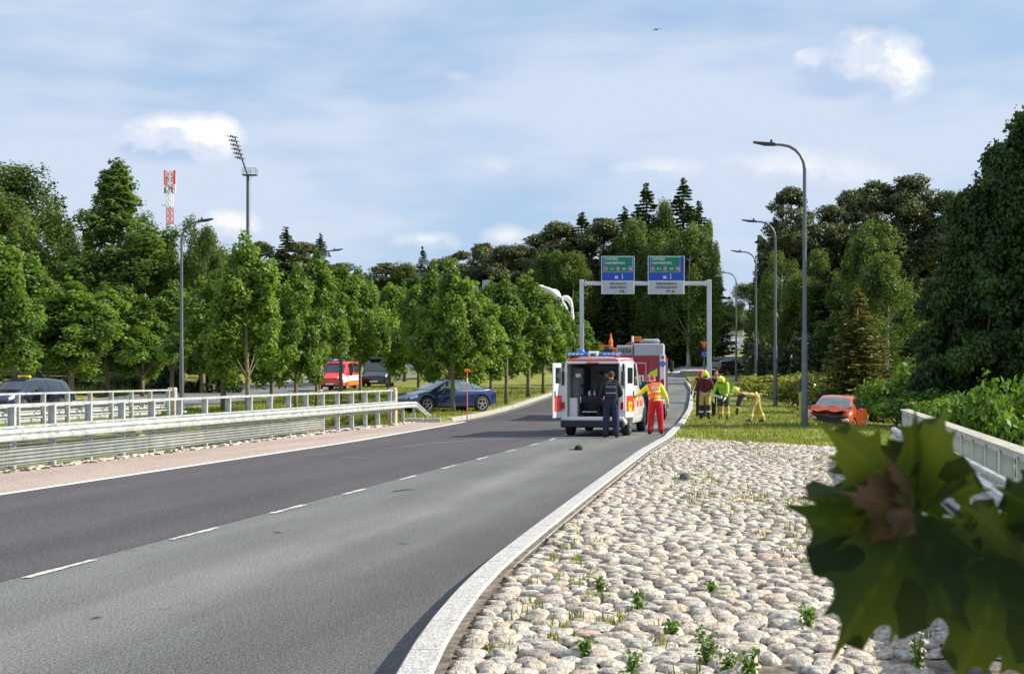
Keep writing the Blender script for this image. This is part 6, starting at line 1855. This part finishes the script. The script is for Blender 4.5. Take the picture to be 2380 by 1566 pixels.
# ------------------------------------------------------------------ people
SKIN = mat('skin', (.52, .30, .21), .6, var=.06)
HAIR = mat('brown_hair', (.06, .035, .02), .8, var=.2)
HAIRD = mat('dark_hair', (.02, .015, .012), .8, var=.2)
def cloth(n, c, v=.22): return mat(n, c, .85, var=v, vs_=9, bump=.4, bs=14)
C_BLACK = cloth('police_black', (.014, .015, .020)); C_NAVY = cloth('police_navy', (.020, .026, .055)); C_RED = cloth('medic_red', (.60, .012, .030)); C_ORG = cloth('vest_orange', (.90, .16, .04), .1)
C_YEL = cloth('medic_yellow', (.78, .72, .05), .1); C_WINE = cloth('jacket_wine', (.12, .012, .022)); C_TAN = cloth('turnout_tan', (.50, .38, .13)); C_TAND = cloth('turnout_dark', (.035, .033, .025))
C_GRN = cloth('hivis_green', (.36, .62, .03), .12); BOOT = mat('boot_black', (.015, .014, .013), .6, var=.2); REFL = mat('reflective_silver', (.62, .63, .58), .4, .1, var=.05)
REFY = mat('reflective_yellow', (.80, .78, .12), .5, var=.05)
HELY = mat('helmet_yellow', (.72, .80, .04), .3, var=.05, coat=.6); HELR = mat('helmet_red', (.72, .03, .03), .3, var=.05, coat=.6)
GLOVE = mat('glove', (.03, .03, .03), .8); GLOVEW = mat('glove_white', (.7, .72, .74), .7)

def rotx(p, o, a):
    c, s_ = math.cos(a), math.sin(a); y, z = p[1] - o[1], p[2] - o[2]
    return (p[0], o[1] + y * c - z * s_, o[2] + y * s_ + z * c)
def skeleton(lean=0, stance=.11, step=(0, 0), knee=(0, 0), drop=0.0, headp=0, H=1.78, side=0):
    """joint positions, facing +y; lean is forward bend at the hips in degrees"""
    J = {'pelvis': (0, 0, .96), 'waist': (0, 0, 1.10), 'chest': (0, .01, 1.32), 'neck': (0, 0, 1.49), 'head': (0, .015, 1.66),
         'shL': (-.185, 0, 1.43), 'shR': (.185, 0, 1.43), 'elL': (-.25, -.03, 1.15), 'elR': (.25, -.03, 1.15), 'wrL': (-.27, .06, .92), 'wrR': (.27, .06, .92)}
    O = J['pelvis']
    for k in list(J):
        if k != 'pelvis': J[k] = rotx(J[k], O, -R(lean))
        if k != 'pelvis' and side:
            c, s_ = math.cos(R(side)), math.sin(R(side)); x, z = J[k][0], J[k][2] - O[2]; J[k] = (x * c + z * s_, J[k][1], O[2] - x * s_ + z * c)
    J['head'] = rotx(J['head'], J['neck'], -R(headp))
    for sd, n, st_, kn in ((-1, 'L', step[0], knee[0]), (1, 'R', step[1], knee[1])):
        J['hip' + n] = (sd * .09, -.02 * (lean > 40), .92 - drop)
        J['an' + n] = (sd * stance, st_, .09)
        m = Vector(J['hip' + n]).lerp(Vector(J['an' + n]), .5); J['kn' + n] = (m.x + sd * .01, m.y + kn + .02, m.z + .01)
        J['toe' + n] = (sd * (stance + .03), st_ + .17, .045)
    if drop:
        for k in J:
            if k[:3] not in ('hip', 'kn', 'an') and k[:2] not in ('kn', 'an') and k[:3] != 'toe': J[k] = (J[k][0], J[k][1], J[k][2] - drop)
        J['pelvis'] = (0, 0, .96 - drop)
    return J
BONES = [('pelvis', 'waist', 'torso'), ('waist', 'chest', 'torso'), ('chest', 'neck', 'torso'), ('neck', 'head', 'skin'), ('chest', 'shL', 'torso'), ('chest', 'shR', 'torso'), ('shL', 'elL', 'uarm'), ('shR', 'elR', 'uarm'), ('elL', 'wrL', 'farm'), ('elR', 'wrR', 'farm'),
         ('pelvis', 'hipL', 'leg'), ('pelvis', 'hipR', 'leg'), ('hipL', 'knL', 'leg'), ('hipR', 'knR', 'leg'), ('knL', 'anL', 'shin'), ('knR', 'anR', 'shin'), ('anL', 'toeL', 'foot'), ('anR', 'toeR', 'foot')]
RAD = {'pelvis': (.150, .115), 'waist': (.145, .11), 'chest': (.165, .125), 'neck': (.058, .06), 'head': (.06, .06), 'shL': (.075, .08), 'shR': (.075, .08), 'elL': (.055, .055), 'elR': (.055, .055), 'wrL': (.036, .036), 'wrR': (.036, .036),
       'hipL': (.112, .118), 'hipR': (.112, .118), 'knL': (.085, .085), 'knR': (.085, .085), 'anL': (.072, .072), 'anR': (.072, .072), 'toeL': (.045, .04), 'toeR': (.045, .04)}
def person(label, loc, heading, J, mats, bulk=1.0, hands=SKIN, helmet=None, hair=HAIR, look=0, scale=1.0, group='emergency workers', extras=None):
    t = thing('person', label, 'person', loc, heading, group); t.scale = (scale,) * 3
    names = list(J); idx = {n: i for i, n in enumerate(names)}
    names.sort(key=lambda n: n != 'pelvis'); idx = {n: i for i, n in enumerate(names)}
    me = bpy.data.meshes.new('sk'); me.from_pydata([J[n] for n in names], [(idx[a], idx[b_]) for a, b_, _ in BONES], [])
    o = bpy.data.objects.new('sk', me); COL.objects.link(o)
    o.modifiers.new('s', 'SKIN'); md = o.modifiers.new('u', 'SUBSURF'); md.levels = 2; md.render_levels = 2
    for i, n in enumerate(names):
        rx_, ry_ = RAD[n]; k = 1 if n in ('neck', 'head', 'wrL', 'wrR') else bulk
        me.skin_vertices[0].data[i].radius = (rx_ * k, ry_ * k); me.skin_vertices[0].data[i].use_root = (n == 'pelvis')
    dg = bpy.context.evaluated_depsgraph_get(); ev = bpy.data.meshes.new_from_object(o.evaluated_get(dg))
    bpy.data.objects.remove(o)
    mlist = [mats[k] for k in ('torso', 'uarm', 'farm', 'leg', 'shin', 'foot')] + [SKIN, hands, HAIRD]
    key = {'torso': 0, 'uarm': 1, 'farm': 2, 'leg': 3, 'shin': 4, 'foot': 5, 'skin': 6}
    seg = [(Vector(J[a]), Vector(J[b_]), key[k]) for a, b_, k in BONES]
    b = MB(); b.v = [tuple(v.co) for v in ev.vertices]
    for p in ev.polygons:
        c = p.center; best = min(seg, key=lambda s_: (c - (s_[0] + (s_[1] - s_[0]) * min(1, max(0, (c - s_[0]).dot(s_[1] - s_[0]) / max(1e-6, (s_[1] - s_[0]).length_squared))))).length)
        b.f.append(list(p.vertices)); b.m.append(best[2])
    # head with nose, ears, eyes, mouth: facing the way of the neck and 'look'
    hp = Vector(J['head']); up = (hp - Vector(J['neck'])).normalized()
    fw = Vector((math.sin(R(look)), math.cos(R(look)), 0)); fw = (fw - up * fw.dot(up)).normalized(); rt = fw.cross(up)
    M = Matrix((rt, fw, up)).transposed()
    hb = MB()
    hb.mi = 6; hb.ball((0, 0, 0), (.074, .092, .112), 14, 10); hb.ball((0, .025, -.07), (.052, .058, .05), 10, 7)
    hb.ball((0, .096, -.01), (.014, .020, .024), 6, 5)
    for s_ in (-1, 1): hb.ball((s_ * .076, .0, -.01), (.012, .020, .030), 6, 5)
    hb.mi = 8
    for s_ in (-1, 1): hb.ball((s_ * .030, .084, .018), (.012, .008, .007), 6, 4)
    hb.box((0, .086, -.055), (.045, .008, .008))
    base = len(b.v); b.v += [tuple(hp + M @ Vector(v)) for v in hb.v]
    for f, m_ in zip(hb.f, hb.m): b.f.append([base + i for i in f]); b.m.append(m_)
    # hands: palm, four bent fingers, thumb
    for n, sd in (('L', -1), ('R', 1)):
        w, e = Vector(J['wr' + n]), Vector(J['el' + n]); d = (w - e).normalized()
        sdv = Vector((0, 1, 0)) if abs(d.y) < .8 else Vector((0, 0, 1)); sdv = (sdv - d * sdv.dot(d)).normalized(); nrm = d.cross(sdv) * -sd
        b.mi = 7; b.tube([w - d * .03, w + d * .03, w + d * .085], [.030, .040, .036], 8)
        for k, (off, ln) in enumerate(((-.030, .062), (-.010, .075), (.010, .078), (.029, .070))):
            p0 = w + d * .075 + sdv * off; p1 = p0 + d * ln * .5 + nrm * .006; p2 = p1 + d * ln * .35 + nrm * .022; p3 = p2 + d * ln * .1 + nrm * .02
            b.tube([p0, p1, p2, p3], [.0105, .0095, .0085, .006], 6)
        q = w + d * .03 + sdv * .030; b.tube([q, q + sdv * .028 + d * .025 + nrm * .01, q + sdv * .030 + d * .055 + nrm * .018], [.012, .011, .008], 6)
    me = b.mesh('body', mlist); me.shade_smooth(); link('body', me, t)
    def part(name, mb, m, sm_=50):
        mb.v = [tuple(hp + M @ Vector(v)) for v in mb.v]; return mb.build(name, m, t, smooth=sm_)
    if helmet:
        hb = MB(); hb.lathe([(.128, -.03), (.134, .0), (.130, .05), (.108, .10), (.062, .135), (.001, .146)], (0, -.005, .0), 16); hb.lathe([(.128, -.03), (.150, -.045), (.150, -.052), (.124, -.038)], (0, -.01, 0), 16)
        hb.bbox((0, -.005, .135), (.03, .18, .035), .01); ho = part('helmet', hb, helmet)
        hb = MB(); hb.box((0, .118, .0), (.17, .03, .07)); hb.v = [tuple(hp + M @ Vector(v)) for v in hb.v]; hb.build('visor', GLASS, ho)
    elif hair:
        hb = MB(); hb.ball((0, -.016, .022), (.084, .096, .106), 14, 9)
        keep = [i for i, v in enumerate(hb.v) if not (v[1] > .050 and v[2] < .065) and v[2] > -.07]
        ks = set(keep); hb2 = MB(); rem = {i: j for j, i in enumerate(keep)}
        hb2.v = [hb.v[i] for i in keep]
        for f in hb.f:
            if all(i in ks for i in f): hb2.f.append([rem[i] for i in f]); hb2.m.append(0)
        part('hair', hb2, hair)
    def band(a, b_, f, r, m, name='reflective_band', h=.05, ry=None):
        A, Bp = Vector(J[a]), Vector(J[b_]); c = A.lerp(Bp, f); d = (Bp - A).normalized()
        x = Vector((1, 0, 0)); x = (x - d * x.dot(d)).normalized(); y = d.cross(x); ry = ry or r; vs, fs = [], []; n = 16
        for s_, k in ((-h / 2, 1), (h / 2, 1), (h / 2, .94), (-h / 2, .94)):
            for q in range(n):
                a_ = 2 * math.pi * q / n; vs.append(c + d * s_ + x * math.cos(a_) * r * k + y * math.sin(a_) * ry * k)
        for j in range(4):
            for q in range(n): fs.append((j * n + q, j * n + (q + 1) % n, ((j + 1) % 4) * n + (q + 1) % n, ((j + 1) % 4) * n + q))
        mb = MB(); mb.add(vs, fs); mb.build(name, m, t, smooth=50)
    if extras: extras(t, J, band, M, hp)
    return t
def mset(torso, arm=None, leg=None, shin=None, foot=BOOT, farm=None):
    return {'torso': torso, 'uarm': arm or torso, 'farm': farm or arm or torso, 'leg': leg or torso, 'shin': shin or leg or torso, 'foot': foot}

# police officer, back to us, behind the open ambulance
Y = 40.2
J = skeleton(lean=2, stance=.14, headp=8); J.update(elL=(-.27, -.02, 1.16), wrL=(-.22, .20, 1.06), elR=(.27, .0, 1.16), wrR=(.20, .22, 1.10))
def ex(t, J, band, M, hp):
    MB().bbox((0, -.115, 1.27), (.30, .05, .40), .03).build('vest_back', C_NAVY, t)
    text_on('POLIISI', .085, mat('grey_print', (.42, .44, .48), .7), (0, -.145, 1.36), t)
    MB().bbox((0, -.143, 1.20), (.26, .008, .018), .002).build('vest_strip', REFL, t)
    band('pelvis', 'waist', .25, .165, BOOT, 'duty_belt', .06, .13)
    for x in (-.17, .17): MB().bbox((x, -.05, .96), (.06, .08, .13), .015).build('belt_pouch', BOOT, t)
person('police officer in black and navy, standing right behind the open ambulance', (at(1420, Y), Y, .004), 4, J, mset(C_BLACK, C_BLACK, C_NAVY), 1.18, hair=HAIR, look=-12, scale=1.02, extras=ex)
# someone in black crouching on the ambulance floor beside the officer
J = skeleton(lean=35, stance=.13, step=(0, .1), knee=(.26, .30), drop=.42, headp=-5); J.update(elL=(-.30, .25, .72), wrL=(-.22, .45, .70), elR=(.28, .3, .75), wrR=(.18, .5, .7))
fy = amb.location + Vector((-math.sin(R(amb_h)), -math.cos(R(amb_h)), 0)) * 2.35
person('person in black crouching inside the open ambulance, left of the police officer', (fy.x + .22, fy.y, .52), 12, J, mset(C_BLACK), .98, hair=HAIR, look=-20, scale=.86)
fy = amb.location + Vector((-math.sin(R(amb_h)), -math.cos(R(amb_h)), 0)) * .95
J = skeleton(lean=30, stance=.13, knee=(.1, .1), drop=.12, headp=10)
person('medic in a hi-vis vest bending inside the ambulance near the bulkhead', (fy.x + .30, fy.y, .52), 270, J, mset(C_GRN, C_ORG, C_RED), .98, scale=.84)
# medic in orange vest and red trousers
Y = 42.6
J = skeleton(lean=12, stance=.16, step=(-.02, .04), headp=22, side=-6)
J.update(elL=(-.42, .06, 1.22), wrL=(-.60, .18, 1.10), elR=(.30, .0, 1.12), wrR=(.36, .10, .90))
def ex(t, J, band, M, hp):
    for f in (.15, .75): band('pelvis', 'waist', f, .200, REFY, h=.045, ry=.160)
    band('waist', 'chest', .55, .208, REFY, h=.045, ry=.168)
    band('elR', 'wrR', .5, .056, REFL, h=.04); band('elL', 'wrL', .4, .058, REFL, h=.04)
    for n in 'LR': band('kn' + n, 'an' + n, .75, .080, REFL, h=.06)
    MB().bbox((-.02, -.130, 1.36), (.22, .012, .10), .004, rx=R(-12)).build('back_print', REFL, t)
person('medic in orange hi-vis vest, yellow sleeves and red trousers beside the ambulance', (at(1524, Y), Y, .004), 2, J, mset(C_ORG, C_YEL, C_RED, farm=C_YEL), 1.24, hair=mat('red_cap', (.5, .03, .04), .7), look=0, scale=.98, extras=ex)
# firefighters on the grass
def ffx(c1=REFY, c2=REFL, extra=None):
    def ex(t, J, band, M, hp):
        band('pelvis', 'waist', .05, .180, c1, h=.05, ry=.145); band('waist', 'chest', .5, .180, c2, h=.05, ry=.145)
        for n in 'LR':
            band('kn' + n, 'an' + n, .55, .088, c1, h=.07); band('el' + n, 'wr' + n, .55, .060, c1, h=.05)
        if extra: extra(t, J, band, M, hp)
    return ex
def Z(px, Y): return gz(at(px, Y), Y)
J = skeleton(lean=14, stance=.13, step=(.05, -.03), headp=18); J.update(elL=(-.30, .06, 1.12), wrL=(-.30, .22, .88), elR=(.32, .06, 1.10), wrR=(.40, .20, .86))
person('firefighter in wine-red jacket and yellow helmet walking towards the camera on the grass', (at(1638, 53.6), 53.6, Z(1638, 53.6)), 182, J, mset(C_WINE, C_WINE, C_TAN, C_TAND), 1.12, helmet=HELY, hands=GLOVE, extras=ffx(REFL, C_TAND))
J = skeleton(lean=8, stance=.13, headp=10); J.update(elR=(.34, .0, 1.16), wrR=(.36, .2, .95))
person('firefighter with red helmet half hidden behind the wine-red jacket', (at(1630, 56.5), 56.5, Z(1630, 56.5)), 190, J, mset(C_WINE, C_TAN, C_TAND), 1.1, helmet=HELR, hands=GLOVE)
J = skeleton(lean=6, stance=.12, headp=8)
person('bareheaded man in dark navy clothing behind the stooping hi-vis firefighter', (at(1666, 56.2), 56.2, Z(1666, 56.2)), 200, J, mset(C_NAVY, C_NAVY, C_BLACK), 1.02, hair=mat('ginger_hair', (.30, .09, .05), .8))
J = skeleton(lean=38, stance=.16, step=(.12, -.12), knee=(.10, .04), drop=.05, headp=10); J.update(elL=(-.26, .46, 1.00), wrL=(-.20, .60, .78), elR=(.28, .44, .98), wrR=(.24, .56, .74))
person('firefighter in bright yellow-green jacket and yellow helmet stooping on the grass', (at(1684, 53.2), 53.2, Z(1684, 53.2)), 205, J, mset(C_GRN, C_GRN, C_TAND, C_TAN), 1.12, helmet=HELY, hands=GLOVEW, extras=ffx(REFY, REFL))
J = skeleton(lean=82, stance=.15, step=(.22, -.30), knee=(.06, .02), drop=.06, headp=-30); J.update(elL=(-.22, .62, .66), wrL=(-.20, .66, .42), elR=(.22, .58, .66), wrR=(.20, .60, .42))
person('firefighter in tan turnout suit bent double over the grass, facing left', (at(1757, 49.6), 49.6, Z(1757, 49.6)), 268, J, mset(C_TAN, C_TAND, C_TAN, C_TAN), 1.10, helmet=HELY, hands=GLOVE, extras=ffx(REFY, C_TAND))
J = skeleton(lean=6, stance=.13, headp=6); J.update(elR=(.2, .28, 1.28), wrR=(.1, .52, 1.22), elL=(-.2, .2, 1.2), wrL=(-.1, .45, 1.1))
person('person in dark top and tan trousers beside the nearest lamp post and wrecked car', (at(1865, 54.5), 54.5, Z(1865, 54.5)), 78, J, mset(C_TAND, C_TAND, C_TAN), 1.08, hair=HAIRD, hands=GLOVE, extras=lambda t, J, band, M, hp: band('elR', 'wrR', .4, .062, REFY, h=.08))
J = skeleton(lean=5, stance=.1, step=(.15, -.15))
Y = 226; X = at(1690, Y)
person('tiny dark pedestrian on the upper road below the pale house', (X, Y, gz(X, Y) + .13), 150, J, mset(C_BLACK), 1.0, hair=HAIRD, group='passers-by')
J = skeleton(lean=5, stance=.12)
person('person in dark green standing between the ambulance and the fire engine', (at(1508, 48.5), 48.5, .004), 200, J, mset(cloth('dark_green', (.03, .08, .04)), None, C_NAVY), 1.05, hair=HAIRD, extras=lambda t, J, band, M, hp: band('waist', 'chest', .5, .18, REFY, h=.05, ry=.14))
# carried tool between the two nearest firefighters
t = thing('rescue_tool', 'white pipe-like rescue tool carried between the firefighters on the grass', 'tool', (at(1662, 53.3), 53.3, Z(1662, 53.3) + .86), 60)
MB().tube([(-.28, 0, .05), (.30, 0, -.04)], [.03, .045], 8).build('shaft', GLOVEW, t); MB().bbox((.32, 0, -.05), (.14, .10, .12), .02).build('head', REFL, t)
